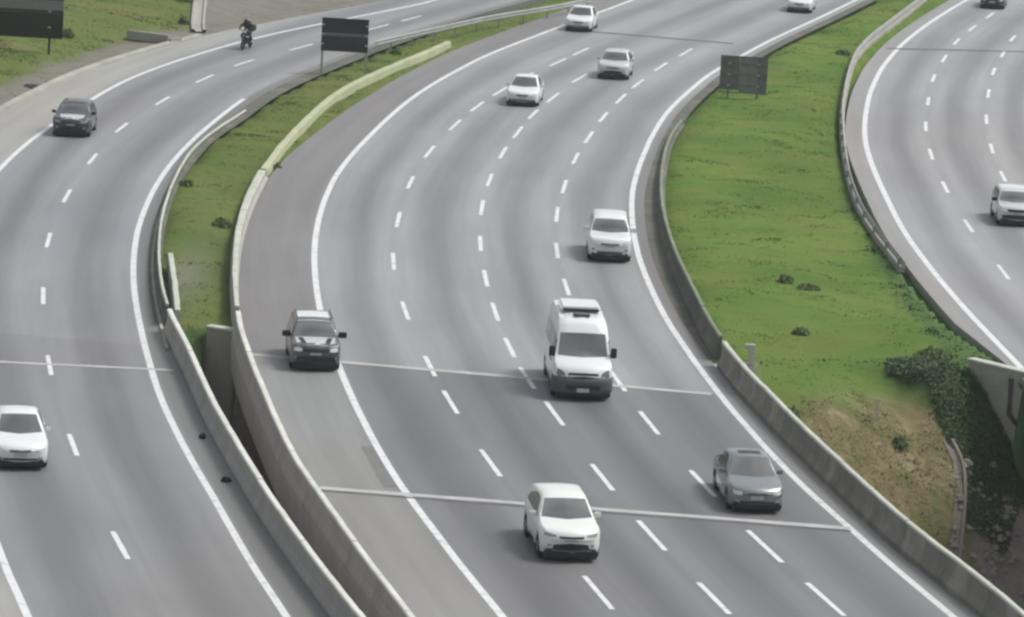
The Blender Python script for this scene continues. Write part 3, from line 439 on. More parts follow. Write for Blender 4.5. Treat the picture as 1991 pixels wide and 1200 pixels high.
# grass tufts: uncountable, one object per stretch of turf
def cam_px(X, Y, Zz):
    yy = Y + 170.0; d = Zz - CAM_H
    zc = yy * math.cos(PITCH) - d * math.sin(PITCH); up = yy * math.sin(PITCH) + d * math.cos(PITCH)
    u = 9000 * X / zc; v = -9000 * up / zc
    return cr * u - sr * v + 995.5, sr * u + cr * v + 600.0
def tufts(name, box, density, hmin, hmax, label, spread=0.10, blades=4):
    n = int((box[1] - box[0]) * (box[3] - box[2]) * density)
    X = rng.uniform(box[0], box[1], n); Y = rng.uniform(box[2], box[3], n)
    Zt, road = terrain_height(X, Y)
    px, py = cam_px(X, Y, Zt)
    d, gvl, lu, so = zones(X, Y, Zt)
    bare = pdist(X, Y, POLY_MAIN) < 0.45; bare |= pdist(X, Y, POLY_LEFT) < 0.4; bare |= pdist(X, Y, POLY_RIGHT) < 0.4
    keep = ~road & ~bare & (px > -60) & (px < 2060) & (py > -60) & (py < 1270) & (rng.random(n) > np.maximum(gvl * 0.93, so * 0.96)) & (Zt > -8)
    X, Y, Zt = X[keep], Y[keep], Zt[keep]; z4 = np.stack([d[keep], gvl[keep], lu[keep], so[keep]], 1); n = len(X)
    tall = 0.35 + 1.0 * vnoise(X / 1.3 + 7, Y / 0.9) + 0.45 * sstep(0.66, 0.86, vnoise(X / 2.1 + 1, Y / 1.5 + 8))
    h = rng.uniform(hmin, hmax, n) * tall * (1 + 0.4 * z4[:, 0] + 1.0 * z4[:, 2]); shade = rng.uniform(0.85, 1.15, n)
    Vs = np.zeros((n, blades, 3, 3)); 
    for b in range(blades):
        an = rng.uniform(0, 2 * np.pi, n); w = h * rng.uniform(0.20, 0.42, n); ox = rng.normal(0, spread, n); oy = rng.normal(0, spread, n)
        dx, dy = np.cos(an) * w, np.sin(an) * w; lean = rng.uniform(-0.5, 0.5, (2, n)) * h
        base = np.stack([X + ox, Y + oy, Zt - 0.02], 1)
        Vs[:, b, 0] = base + np.stack([dx, dy, np.zeros(n)], 1); Vs[:, b, 1] = base - np.stack([dx, dy, np.zeros(n)], 1)
        Vs[:, b, 2] = base + np.stack([lean[0], lean[1], h * rng.uniform(0.7, 1.2, n)], 1)
    nv = n * blades * 3
    m2 = bpy.data.meshes.new(name); m2.vertices.add(nv); m2.vertices.foreach_set('co', Vs.reshape(-1).astype(np.float32))
    m2.loops.add(nv); m2.loops.foreach_set('vertex_index', np.arange(nv, dtype=np.int32)); m2.polygons.add(nv // 3)
    m2.polygons.foreach_set('loop_start', np.arange(0, nv, 3, dtype=np.int32)); m2.polygons.foreach_set('loop_total', np.full(nv // 3, 3, np.int32)); m2.update(calc_edges=True)
    c1 = m2.color_attributes.new('zone', 'FLOAT_COLOR', 'POINT'); c1.data.foreach_set('color', np.repeat(z4, blades * 3, axis=0).astype(np.float32).ravel())
    sh = np.repeat(shade, blades * 3); c2 = m2.color_attributes.new('shade', 'FLOAT_COLOR', 'POINT'); c2.data.foreach_set('color', np.stack([sh, sh, sh, np.ones_like(sh)], 1).astype(np.float32).ravel())
    return tag(link_mesh(name, m2, M['blade']), label, 'grass', kind='stuff')
tufts('median_grass', (5.5, 30, -16, 120), 22, 0.02, 0.07, 'short bright green grass on the wide median between the right roads')
tufts('median_grass', (-20, 6, -9, 120), 22, 0.02, 0.07, 'olive green grass on the narrow median beside the left road')
tufts('hillside_grass', (-36, -8, 40, 118), 22, 0.02, 0.08, 'olive grass on the hillside in the top left corner')

# ------------------------------------------------------------------ roads
def road(name, P, a, b, m, nu): return tag(ribbon(name, P, a, b, 0.0, m, nu, skirt=0.38), kind='structure')
main_road = road('main_road', MAIN, -MLF, MW + 0.62, M['asphalt_main'], 24)
left_road = road('left_road', LEFT, -(LW + LS), np.where(LEFT[:, 1] > -8, 0.62, 1.35), M['asphalt_left'], 18)
# lateral offset 0 of the left road is its right line: shift so that lanes count from the left line
right_road = road('right_road', RIGHT, np.interp(RIGHT[:, 1], [-6, 3], [-0.36, -0.95]), 14.0, M['asphalt_right'], 20)
for o in (main_road, left_road, right_road): pass
uvl = left_road.data.uv_layers[0].data; tmp = np.zeros(len(uvl) * 2, np.float32); uvl.foreach_get('uv', tmp); tmp[0::2] += 7.0; uvl.foreach_set('uv', tmp)
g1 = tag(ribbon('gutter', MRL, 0.55, 1.12, 0.012, M['gutter'], 2, sub=(-9, 140)), kind='structure')
g2 = tag(ribbon('gutter', LEFT, 0.55, np.interp(-LEFT[:, 1], [-60, -48, -40, -5, 0], [1.35, 1.3, 0.95, 1.0, 1.3]), 0.012, M['gutter'], 2, sub=(-8, 90)), kind='structure')
# solid edge lines and dashes: parts of their road
Z1 = 0.004
def solid(P, w, parent, sub=None, name='edge_line'): return ribbon(name, resample(P, 1.0), -w / 2, w / 2, Z1, M['line'], 1, parent, sub=sub)
solid(MAIN, 0.235, main_road); solid(MRL, 0.235, main_road)
solid(LEFT, 0.225, left_road, sub=(-60, 55)); solid(offset(LEFT, -LW), 0.225, left_road, sub=(-60, 106)); solid(RIGHT, 0.25, right_road)
def dashes(D, L, w, parent):
    for x, y, h in D:
        h = R(h); t = np.array((math.sin(h), -math.cos(h))); n = np.array((math.cos(h), math.sin(h)))
        l = L * random.uniform(0.93, 1.07); c = np.array((x, y)); V = []
        m = 6
        for i in range(m + 1):
            q = c + t * (i / m - 0.5) * l; ww = w / 2 * random.uniform(0.9, 1.05)
            V += [(*(q - n * ww), Z1), (*(q + n * ww), Z1)]
        mesh_obj('lane_dash', V, [(2 * i, 2 * i + 1, 2 * i + 3, 2 * i + 2) for i in range(m)], M['line'], parent)
dashes(DASH_M1, 3.9, 0.17, main_road); dashes(DASH_M2, 3.9, 0.17, main_road); dashes(DASH_M3, 3.9, 0.17, main_road)
dashes(DASH_L1, 3.4, 0.165, left_road); dashes(DASH_R1, 3.5, 0.18, right_road); dashes(DASH_R2, 3.5, 0.18, right_road)
def strip(name, A, B, w, z, m, parent, n=14, wob=0.02):
    A, B = np.array(A), np.array(B); t = (B - A) / np.linalg.norm(B - A); nn = np.array((-t[1], t[0])); V = []
    for i in range(n + 1):
        q = A + (B - A) * i / n + nn * random.uniform(-wob, wob); k = w / 2 * random.uniform(0.85, 1.1)
        V += [(*(q - nn * k), z), (*(q + nn * k), z)]
    return mesh_obj(name, V, [(2 * i, 2 * i + 2, 2 * i + 3, 2 * i + 1) for i in range(n)], m, parent)
strip('expansion_joint', (-5.55, -32.22), (10.55, -33.68), 0.42, 0.008, M['joint'], main_road)
strip('expansion_joint', (-9.15, -11.26), (7.0, -13.77), 0.42, 0.008, M['joint'], main_road)
strip('joint_seal', (-5.55, -32.62), (10.55, -34.08), 0.22, 0.006, M['dark_grey'], main_road)
strip('expansion_joint', (-21.5, -15.42), (-11.4, -14.96), 0.30, 0.008, M['joint'], left_road)
strip('dark_strip', (2.6, 91.9), (11.6, 89.75), 0.55, 0.008, M['dark_grey'], main_road)  # plain dark strip across the main road lanes
strip('dark_strip', (20.4, 91.6), (31.0, 94.6), 0.5, 0.008, M['dark_grey'], right_road)  # plain dark strip across the right road lanes
strip('damp_stain', (-4.35, -25.6), (-3.35, -31.6), 0.5, 0.003, M['stain'], main_road, 30, 0.03)

# ------------------------------------------------------------------ barriers, parapets, viaducts
def sweep_h(name, P, Hs, prof, m, parent, sub, jitter=0.0, wf=None):
    """profile whose heights are (fraction of local height, extra)"""
    P, T, N, S = frame(P); k = (P[:, 1] >= sub[0]) & (P[:, 1] <= sub[1]); P, N, Hs = P[k], N[k], Hs[k]; n, q = len(P), len(prof); V = []; W_ = np.ones(n) if wf is None else np.interp(-P[:, 1], *wf)
    for i in range(n):
        jx, jz = random.uniform(-jitter, jitter), random.uniform(-jitter, jitter)
        V += [(P[i, 0] + N[i, 0] * (l * W_[i] + jx), P[i, 1] + N[i, 1] * (l * W_[i] + jx), fz * Hs[i] + ez + (jz if fz > 0.5 else 0)) for l, fz, ez in prof]
    F = [(i * q + j, i * q + (j + 1) % q, (i + 1) * q + (j + 1) % q, (i + 1) * q + j) for i in range(n - 1) for j in range(q)] + [tuple(range(q)), tuple((n - 1) * q + j for j in range(q))[::-1]]
    o = mesh_obj(name, V, F, m, parent)
    bm = bmesh.new(); bm.from_mesh(o.data); bmesh.ops.recalc_face_normals(bm, faces=bm.faces); bm.to_mesh(o.data); bm.free(); return o
def barrier(name, P, Hs, label, sub, face, top, wbase, wtop, group='concrete barriers along the roads', wf=None):
    e = empty(name, (0, 0, 0)); tag(e, label, 'barrier', group)
    P0, T, N, S0 = frame(P); P = resample(P, 1.0); Q, T, N, S1 = frame(P); Hs = np.interp(S1, S0 * S1[-1] / S0[-1], np.broadcast_to(np.array(Hs, float), S0.shape)) - 0.085
    kk = np.where((P[:, 1] >= sub[0]) & (P[:, 1] <= sub[1]))[0]; wp = [(-wbase / 2, 0, -.05), (wbase / 2, 0, -.05), (wbase / 2, .12, 0), (wtop / 2 + .03, .42, 0), (wtop / 2, 1, 0), (-wtop / 2, 1, 0), (-wtop / 2 - .03, .42, 0), (-wbase / 2, .12, 0)]
    cp = [(-wtop / 2 - .03, 1, 0), (wtop / 2 + .03, 1, 0), (wtop / 2 + .03, 1, .06), (wtop / 2, 1, .085), (-wtop / 2, 1, .085), (-wtop / 2 - .03, 1, .06)]
    for a in range(kk[0], kk[-1], 4):                      # cast panels about four metres long with open joints
        b = min(a + 4, kk[-1]); Q = P[a:b + 1].copy(); Hq = Hs[a:b + 1] + random.uniform(-.012, .012); d0 = Q[1] - Q[0]; d1 = Q[-1] - Q[-2]; Q[0] += d0 * .02; Q[-1] -= d1 * .02
        if len(Q) < 2: continue
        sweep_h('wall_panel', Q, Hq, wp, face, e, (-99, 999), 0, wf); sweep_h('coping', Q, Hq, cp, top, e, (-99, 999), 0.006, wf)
    return e
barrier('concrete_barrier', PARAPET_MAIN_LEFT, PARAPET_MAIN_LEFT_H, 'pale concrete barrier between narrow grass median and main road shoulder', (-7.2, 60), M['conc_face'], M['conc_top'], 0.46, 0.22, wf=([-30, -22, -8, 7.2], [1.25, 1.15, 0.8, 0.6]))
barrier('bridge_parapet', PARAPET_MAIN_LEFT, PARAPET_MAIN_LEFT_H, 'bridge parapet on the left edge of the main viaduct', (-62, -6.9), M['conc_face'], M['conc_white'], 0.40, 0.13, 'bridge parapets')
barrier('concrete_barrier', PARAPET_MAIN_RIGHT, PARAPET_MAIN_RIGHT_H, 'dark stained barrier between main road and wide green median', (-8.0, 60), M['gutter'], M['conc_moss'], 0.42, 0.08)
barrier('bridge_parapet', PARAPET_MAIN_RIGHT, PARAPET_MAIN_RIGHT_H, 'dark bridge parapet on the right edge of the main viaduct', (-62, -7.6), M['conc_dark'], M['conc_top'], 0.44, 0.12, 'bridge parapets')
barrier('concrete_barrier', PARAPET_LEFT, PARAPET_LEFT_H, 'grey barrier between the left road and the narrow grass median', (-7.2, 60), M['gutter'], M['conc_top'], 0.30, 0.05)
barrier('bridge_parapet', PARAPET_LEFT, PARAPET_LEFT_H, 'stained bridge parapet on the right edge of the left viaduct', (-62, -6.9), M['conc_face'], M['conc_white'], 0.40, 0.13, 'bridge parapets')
ch = tag(sweep('drainage_kerb', resample(CHANNEL, 1.0), [(-0.17, -0.1), (0.17, -0.1), (0.15, 0.28), (0.12, 0.34), (-0.12, 0.34), (-0.15, 0.28)], M['conc_yellow'], jitter=0.015),
         'pale yellow green concrete kerb running up the narrow grass median', 'kerb')
tag(sweep('concrete_kerb', resample(KERB_RIGHT, 1.0), [(-0.12, -0.1), (0.16, -0.1), (0.14, 0.14), (-0.10, 0.16)], M['conc_wall'], sub=(14, 130), jitter=0.01), 'concrete kerb between the wide green median and the right road', 'kerb')
tag(sweep('concrete_kerb', resample(offset(LEFT, 0.74), 1.0), [(-0.06, -0.02), (0.06, -0.02), (0.05, 0.09), (-0.05, 0.09)], M['conc_wall'], sub=(-12, 26), jitter=0.008), 'thin low kerb beside the right line of the left road', 'kerb')
tag(sweep('concrete_kerb', resample(offset(OUTL, 0.0), 1.0), [(-.20, -.1), (.20, -.1), (.17, .10), (-.15, .16)], M['conc_wall'], sub=(34, 79), jitter=.012), 'low concrete kerb curving along the outer shoulder below the left hillside', 'kerb')
def guardrail(P, label, post_step, zt=0.72):
    e = empty('guardrail', (0, 0, 0)); tag(e, label, 'guardrail', 'steel guardrails'); P = resample(P, 1.0)
    w = [(0.00, zt - .31), (0.045, zt - .26), (0.045, zt - .21), (0.0, zt - .165), (0.0, zt - .145), (0.045, zt - .10), (0.045, zt - .05), (0.0, zt), (-0.012, zt), (0.033, zt - .05), (0.033, zt - .10), (-0.012, zt - .145), (-0.012, zt - .165), (0.033, zt - .21), (0.033, zt - .26), (-0.012, zt - .31)]
    sweep('rail', P, w, M['steel'], e)
    Q, T, N, S = frame(P)
    for s in np.arange(0.4, S[-1], post_step):
        x = np.interp(s, S, Q[:, 0]); y = np.interp(s, S, Q[:, 1]); MB().box((x - 0.07, y, zt / 2 - 0.1), (0.09, 0.12, zt + 0.1)).build('post', M['steel'], e)
    return e
guardrail(RAIL_TOP, 'steel guardrail at the far end of the narrow median', 3.0)
tag(sweep('concrete_kerb', resample(RAIL_SHORT, 1.0), [(-.14, -.1), (.14, -.1), (.11, .52), (.08, .56), (-.08, .56), (-.11, .52)], M['conc_top'], jitter=.012), 'short pale concrete kerb wall on the grass near the left viaduct', 'kerb')
guardrail(KERB_RIGHT, 'long curved steel guardrail on the left side of the right road', 4.0, 0.52)

def viaduct(P, a, b, label, edges, sub):
    e = empty('viaduct', (0, -35, -9)); tag(e, label, 'viaduct', 'road viaducts')
    def inv(o): o.location = (0, 35, 9); return o
    inv(sweep('deck_slab', P, [(a, -0.42), (b, -0.42), (b, -0.10), (a, -0.10)], M['conc_fascia'], e, sub=sub))
    for E_ in edges: inv(sweep('edge_beam', resample(E_, 1.0), [(-0.235, -0.95), (0.235, -0.95), (0.235, -0.055), (-0.235, -0.055)], M['conc_fascia'], e, sub=sub))
    k = 4
    for i in range(k):
        c = a + (b - a) * (i + 0.6) / (k + 0.2); inv(sweep('girder', P, [(c - .3, -1.9), (c + .3, -1.9), (c + .25, -0.43), (c - .25, -0.43)], M['conc_fascia'], e, sub=sub))
    Q, T, N, S = frame(P); i = int(np.argmin(abs(Q[:, 1] + 36)))
    mid = Q[i] + N[i] * (a + b) / 2; ang = math.atan2(N[i, 1], N[i, 0]); rot = Matrix.Rotation(ang, 3, 'Z')
    inv(MB().box((mid[0], mid[1], -2.35), (b - a - 1.5, 1.2, 0.88), rot).build('pier_cap', M['conc_fascia'], e, bevel=0.05))
    for s in (-1, 1):
        q = mid + N[i] * s * (b - a) * 0.28; inv(MB().tube([(q[0], q[1], -2.8), (q[0], q[1], -9.6)], 0.55, 16).build('pier', M['conc_fascia'], e, smooth=True))
    return e
viaduct(MAIN, -2.95, 13.9, 'wide concrete viaduct carrying the four lane main road', [PARAPET_MAIN_LEFT, PARAPET_MAIN_RIGHT], (-62, -7.4))
viaduct(LEFT, -9.8, 1.05, 'narrow concrete viaduct carrying the left road', [PARAPET_LEFT], (-62, -7.4))
viaduct(RIGHT, -0.34, 14.0, 'concrete viaduct of the right road at the frame edge', [], (-30, -9.0))
KR = np.array([p for p in offset(RIGHT, -0.55) if p[1] < -6.6])
if len(KR) > 2: barrier('bridge_parapet', KR, 0.85, 'parapet at the start of the right viaduct by the frame edge', (-62, -10.5), M['conc_face'], M['conc_white'], 0.40, 0.13, 'bridge parapets')
def wall_between(A, B, z0, z1, th, label, capm, facem):
    A, B = Vector((*A, 0)), Vector((*B, 0)); d = B - A; ang = math.atan2(d.y, d.x); rot = Matrix.Rotation(ang, 3, 'Z'); c = (A + B) / 2
    e = empty('abutment_wall', (c.x, c.y, z0)); tag(e, label, 'retaining wall', 'abutment walls')
    MB().box((0, 0, (z1 - z0) / 2), (d.length, th, z1 - z0), rot).build('wall', facem, e, bevel=0.02)
    MB().box((0, 0, z1 - z0 + 0.05), (d.length + 0.1, th + 0.1, 0.10), rot).build('coping', capm, e, bevel=0.02); return e
wall_between((-10.78, -7.2), (-9.75, -7.72), -7.0, 0.10, 0.35, 'grey abutment wall closing the narrow median between two viaducts', M['conc_top'], M['conc_face'])
wall_between((16.72, -5.15), (19.0, -7.68), -7.0, 0.10, 0.35, 'pale grey abutment wall under the right road at the frame edge', M['conc_top'], M['conc_wall'])
tag(MB().tube([(18.0, -6.95, -0.15), (18.0, -6.95, -1.45), (18.3, -7.25, -1.75)], 0.09, 10).build('drain_pipe', M['pipe'], smooth=True), 'dark drain pipe running down the pale abutment wall at right', 'pipe')

# hillside furniture
def ht(x, y): return float(terrain_height(np.array([x], float), np.array([y], float))[0][0])
e = empty('drain_inlet', (-20.1, 75.6, 0.05), R(62)); tag(e, 'beige concrete drain inlet at the foot of the left hillside', 'drain')
MB().box((0, 0.1, 0.18), (0.25, 2.6, 0.5)).build('back_wall', M['conc_wall'], e, bevel=0.02)
MB().box((0.55, 1.4, 0.1), (1.1, 0.2, 0.3)).build('side_wall', M['conc_wall'], e, bevel=0.02); MB().box((0.55, -1.2, 0.1), (1.1, 0.2, 0.3)).build('side_wall', M['conc_wall'], e, bevel=0.02)
MB().box((0.6, 0.1, -0.02), (0.9, 2.3, 0.06)).build('grate', M['pipe'], e)
e = empty('drain_grate', (-24.0, 54.9, 0.0), R(30)); tag(e, 'dark drain grate at the edge of the left shoulder', 'drain')
MB().box((0, 0, 0.02), (0.6, 1.1, 0.08)).build('frame', M['dark_grey'], e, bevel=0.01)
for i in range(6): MB().box((0, -0.42 + i * 0.17, 0.07), (0.5, 0.05, 0.05)).build('bar', M['pipe'], e)
CH = [(-17.9, 80.8), (-18.2, 84), (-18.5, 89), (-18.8, 95), (-19.1, 104)]
CHQ = resample(CH, 1.0); chz = terrain_height(CHQ[:, 0], CHQ[:, 1])[0]
prof = [(-0.38, -0.3), (0.38, -0.3), (0.38, 0.12), (0.24, 0.12), (0.18, 0.0), (-0.18, 0.0), (-0.24, 0.12), (-0.38, 0.12)]
V = []; 
for q, zz in zip(CHQ, chz): V += [(q[0] + l, q[1], zz + h + 0.08) for l, h in prof]
m_ = len(prof); Fc = [(i * m_ + k, i * m_ + (k + 1) % m_, (i + 1) * m_ + (k + 1) % m_, (i + 1) * m_ + k) for i in range(len(CHQ) - 1) for k in range(m_)]
tag(mesh_obj('drainage_chute', V, Fc, M['conc_wall']), 'pale concrete drainage chute climbing the left hillside', 'drain')

# ------------------------------------------------------------------ signs (seen from behind)
def sign(name, loc, w, z0, h, label, rows, posts, frame_m, post_m, rot=0.0):
    e = empty(name, loc, rot); tag(e, label, 'sign')
    for (x0, x1, a, b, m, d) in rows: MB().box(((x0 + x1) / 2, d, z0 + (a + b) / 2 * h), ((x1 - x0) - 0.012, 0.06, (b - a) * h - 0.012)).build('panel', m, e, bevel=0.008)
    for x in posts: MB().box((x, 0.10, (z0 + h) / 2 - 0.25), (0.11, 0.11, z0 + h + 0.35)).build('post', post_m, e, bevel=0.01)
    for a in (0.0, 1.0): MB().box((0, -0.045, z0 + a * h), (w, 0.05, 0.06)).build('frame_rail', frame_m, e, bevel=0.008)
    for k in range(3):
        zz = z0 + (0.2 + 0.3 * k) * h; MB().box((0, -0.055, zz), (w * 0.96, 0.045, 0.045)).build('rib', frame_m, e, bevel=0.006)
        for x in posts: MB().box((x, -0.085, zz), (0.16, 0.03, 0.09)).build('bracket', M['steel'], e, bevel=0.005)
    return e
e = sign('road_sign', (-9.36, 66.5, ht(-9.36, 66.5)), 2.42, 1.20, 1.66, 'dark billboard sign on two posts in the narrow median', [(-1.21, 1.21, 0.0, 0.47, M['sign_dark'], 0), (-1.21, 1.21, 0.53, 1.0, M['sign_dark'], 0), (-1.21, 1.21, 0.47, 0.53, M['sign_rail'], -0.012)], (-1.13, 1.13), M['sign_dark'], M['post'])
e = sign('road_sign', (11.2, 66.3, ht(11.2, 66.3)), 2.45, 0.32, 1.86, 'grey sign back standing low on the wide green median', [(-1.22, -0.22, 0.06, 1.0, M['sign_grey'], 0), (-0.22, 0.12, 0.0, 1.0, M['sign_rail'], 0.01), (0.12, 0.72, 0.0, 1.0, M['sign_rail'], 0), (0.72, 1.22, 0.0, 1.0, M['sign_grey'], -0.012)], (-0.75, 0.75), M['sign_grey'], M['sign_rail'])
hz = ht(-26.2, 66.5)
e = sign('road_sign', (-26.15, 66.5, hz), 4.6, 0.70, 2.75, 'large black and blue grey panel in the top left corner', [(-2.3, 2.3, 0.0, 0.46, M['sign_olive'], 0), (-2.3, 2.3, 0.46, 0.52, M['sign_blue'], -0.01), (-2.3, 2.3, 0.52, 0.70, M['sign_rail'], -0.005), (-2.3, 2.3, 0.70, 1.0, M['sign_blue'], 0)], (-1.6, 1.6), M['sign_olive'], M['sign_olive'])

# ------------------------------------------------------------------ weeds and scrub
def shrub(x, y, r, h, label, dark=0.6, n=220):
    z = ht(x, y); P = rng.normal(0, 1, (n, 3)); P /= np.linalg.norm(P, axis=1)[:, None]; P *= (rng.random(n) ** 0.4)[:, None]
    P[:, 0] *= r; P[:, 1] *= r; P[:, 2] = np.abs(P[:, 2]) * h * rng.uniform(0.6, 1.1, n)
    V = []; F = []
    for p in P:
        s = random.uniform(0.06, 0.13); a = Vector((random.gauss(0, 1), random.gauss(0, 1), random.gauss(0, 1))).normalized(); b = a.orthogonal().normalized(); c = Vector(p)
        k = len(V); V += [c - b * s, c + a * s * 0.45, c + b * s, c - a * s * 0.45]; F.append((k, k + 1, k + 2, k + 3))
    e = empty('shrub', (x, y, z)); tag(e, label, 'shrub', 'weeds and scrub')
    mesh_obj('foliage', V, F, M['leaf'], e)
    st = MB()
    for i in range(4): st.tube([(0, 0, -0.05), (random.uniform(-.5, .5) * r, random.uniform(-.5, .5) * r, h * 0.7)], [0.015, 0.006], 5)
    st.build('stem', M['stem'], e); return e
M['leaf'] = stained('scrub_leaf', (0.066, 0.118, 0.030), (0.090, 0.150, 0.040), (2, 2, 2), rough=0.7); M['stem'] = mat('scrub_stem', (0.08, 0.06, 0.04), 0.8)
for x, y, r, h, l in [(10.69, 9.76, .32, .35, 'dark weed clump in the middle of the wide green median'), (11.5, 8.3, .5, .22, 'low dark weed patch just right of the median clump'), (10.77, -.88, .35, .25, 'small weed clump near the lower end of the wide median'),
    (15.5, -4.2, .8, .45, 'dark bushy scrub above the right abutment wall'), (-11.97, 15.36, .42, .35, 'dark weed clump against the pale barrier on narrow median'), (-14.3, 26.5, .35, .3, 'weed clump beside the left barrier on narrow median'),
    (-10.75, 32.9, .30, .7, 'dark upright shrub at the bend of the pale barrier'), (-6.99, 76.75, .28, .35, 'small dark shrub right of the dark billboard sign'), (-24.3, 73.5, .35, .5, 'dark weed clump right of the large corner panel'),
    (-18.95, 83.4, .30, .45, 'small dark bush at the foot of the drainage chute'), (-19.5, 90.5, .8, .8, 'larger dark bush beside the top of the drainage chute'), (17.6, 86.5, .45, .3, 'weed clump near the upper end of the wide green median'),
    (9.9, -11.6, .35, .35, 'dark weed tuft behind the right viaduct parapet'), (13.9, -10.2, .3, .45, 'tall dry weed on the brown slope at lower right')]:
    shrub(x, y, r, h, l, n=int(160 + 420 * r))
# pale marker stake on the brown slope, small pale marker post by the right parapet
z = ht(13.1, -9.6); e = empty('marker_stake', (13.1, -9.6, z)); tag(e, 'thin pale marker stake on the dry brown slope', 'stake')
MB().box((0, 0, 0.35), (0.07, 0.07, 0.9)).build('stake', M['conc_top'], e, bevel=0.01)
e = empty('marker_post', (8.62, -7.9, -.15)); tag(e, 'pale concrete marker block behind the bend of the right parapet', 'post')
MB().box((0, 0, 0.42), (0.22, 0.22, 0.95)).box((-0.15, 0.06, 0.80), (0.24, 0.16, 0.16)).build('block', M['conc_top'], e, bevel=0.02)
def scrap(x, y, r, label):
    V = []; n = 9; random.seed(int(x * 10) + 99)
    for k in range(n): a = k / n * 2 * math.pi; q = r * random.uniform(0.6, 1.1); V.append((math.cos(a) * q, math.sin(a) * q * 1.3, 0.006))
    for k in range(n): v = V[k]; V.append((v[0] * .7, v[1] * .7, random.uniform(0.06, 0.16)))
    F = [(k, (k + 1) % n, n + (k + 1) % n, n + k) for k in range(n)] + [tuple(n + k for k in range(n))]
    o = mesh_obj('tyre_scrap', V, F, M['rubber']); o.location = (x, y, 0.0); tag(o, label, 'debris')
scrap(-8.39, -32.03, .22, 'black tyre scrap on the left road shoulder, nearer the camera'); scrap(-9.6, -25.9, .16, 'smaller black tyre scrap at the foot of left parapet, farther away')

def scatter_leaves(name, n, fx, label, m, smin, smax, lift, asp=.55):
    X, Y = fx(n); Zt, road = terrain_height(X, Y); V = np.zeros((n, 4, 3)); s = rng.uniform(smin, smax, n); an = rng.uniform(0, 2 * np.pi, n); tx = rng.normal(0, .5, (2, n))
    a = np.stack([np.cos(an), np.sin(an), tx[0]], 1) * s[:, None]; b = np.stack([-np.sin(an), np.cos(an), tx[1]], 1) * (s * asp)[:, None]
    cc = np.stack([X, Y, Zt + rng.uniform(0.02, lift, n) * (0.4 + vnoise(X / .9, Y / .9))], 1)
    V[:, 0], V[:, 1], V[:, 2], V[:, 3] = cc - a, cc - b, cc + a, cc + b
    o = mesh_obj(name, V.reshape(-1, 3).tolist(), [(4 * i, 4 * i + 1, 4 * i + 2, 4 * i + 3) for i in range(n)], m); return tag(o, label, name.split('_')[-1], kind='stuff')
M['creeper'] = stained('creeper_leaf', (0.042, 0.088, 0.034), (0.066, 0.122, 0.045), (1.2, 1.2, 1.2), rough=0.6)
M['straw'] = stained('dry_stalks', (0.27, 0.235, 0.125), (0.19, 0.19, 0.075), (0.8, 0.8, 0.8), rough=0.8, third=(0.36, 0.31, 0.20))
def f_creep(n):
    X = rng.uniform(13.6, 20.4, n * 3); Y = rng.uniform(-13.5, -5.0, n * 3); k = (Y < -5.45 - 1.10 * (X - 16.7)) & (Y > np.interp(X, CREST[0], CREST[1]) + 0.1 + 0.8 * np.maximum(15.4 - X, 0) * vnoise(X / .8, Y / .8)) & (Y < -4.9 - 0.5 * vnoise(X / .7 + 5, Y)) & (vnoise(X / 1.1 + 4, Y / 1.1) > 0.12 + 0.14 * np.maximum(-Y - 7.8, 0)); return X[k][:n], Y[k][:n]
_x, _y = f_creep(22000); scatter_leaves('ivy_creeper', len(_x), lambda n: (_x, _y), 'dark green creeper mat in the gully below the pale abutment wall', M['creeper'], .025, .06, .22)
def f_dry(n):
    X = rng.uniform(9.2, 16.6, n * 3); Y = rng.uniform(-15, -8.2, n * 3); Zt = terrain_height(X, Y)[0]; k = (Zt + 1.3 * (vnoise(X / 1.6, Y / 1.6) - .5) < -0.8) & (Zt > -7.5) & (vnoise(X / .9 + 2, Y / .9) > .30); return X[k][:n], Y[k][:n]
_x, _y = f_dry(9000); scatter_leaves('dry_grass', len(_x), lambda n: (_x, _y), 'straw coloured dry grass matted on the brown slope at lower right', M['straw'], .04, .10, .05, .11)
M['rubble'] = stained('rubble_stone', (0.34, 0.31, 0.29), (0.22, 0.20, 0.185), (2, 2, 2))
rb = MB(); 
for k in range(260):
    x, y = random.uniform(15.6, 19.8), random.uniform(-14.5, -7.8)
    if y > -7.0 - 1.1 * (x - 16.7): continue
    z = ht(x, y)
    if z > -3.0: continue
    s = random.uniform(.05, .22); n_ = 6; V0 = [(x + math.cos(a * 2 * math.pi / n_) * s * random.uniform(.7, 1.2), y + math.sin(a * 2 * math.pi / n_) * s * random.uniform(.7, 1.2), z + random.uniform(0, .3) * s) for a in range(n_)]; V1 = [(x + (v[0] - x) * .6, y + (v[1] - y) * .6, z + s * random.uniform(.5, 1.0)) for v in V0]
    rb.add(V0 + V1, [(a, (a + 1) % n_, n_ + (a + 1) % n_, n_ + a) for a in range(n_)] + [tuple(range(n_, 2 * n_))])
tag(rb.build('rubble', M['rubble']), 'loose stones and rubble in the dark ravine at lower right', 'rubble', kind='stuff')
CQ = resample([(15.75, -8.35), (16.15, -9.4), (16.12, -11.0), (15.9, -12.6), (15.6, -14.2)], .5); cz = terrain_height(CQ[:, 0], CQ[:, 1])[0]; cz = np.convolve(np.r_[cz[0], cz, cz[-1]], np.ones(3) / 3, 'valid')
pf = [(-.22, -.2), (.22, -.2), (.22, .14), (.12, .15), (.08, .05), (-.08, .05), (-.12, .15), (-.22, .14)]; V = []
for q_, zz in zip(CQ, cz): V += [(q_[0] + l, q_[1], zz + h + .06) for l, h in pf]
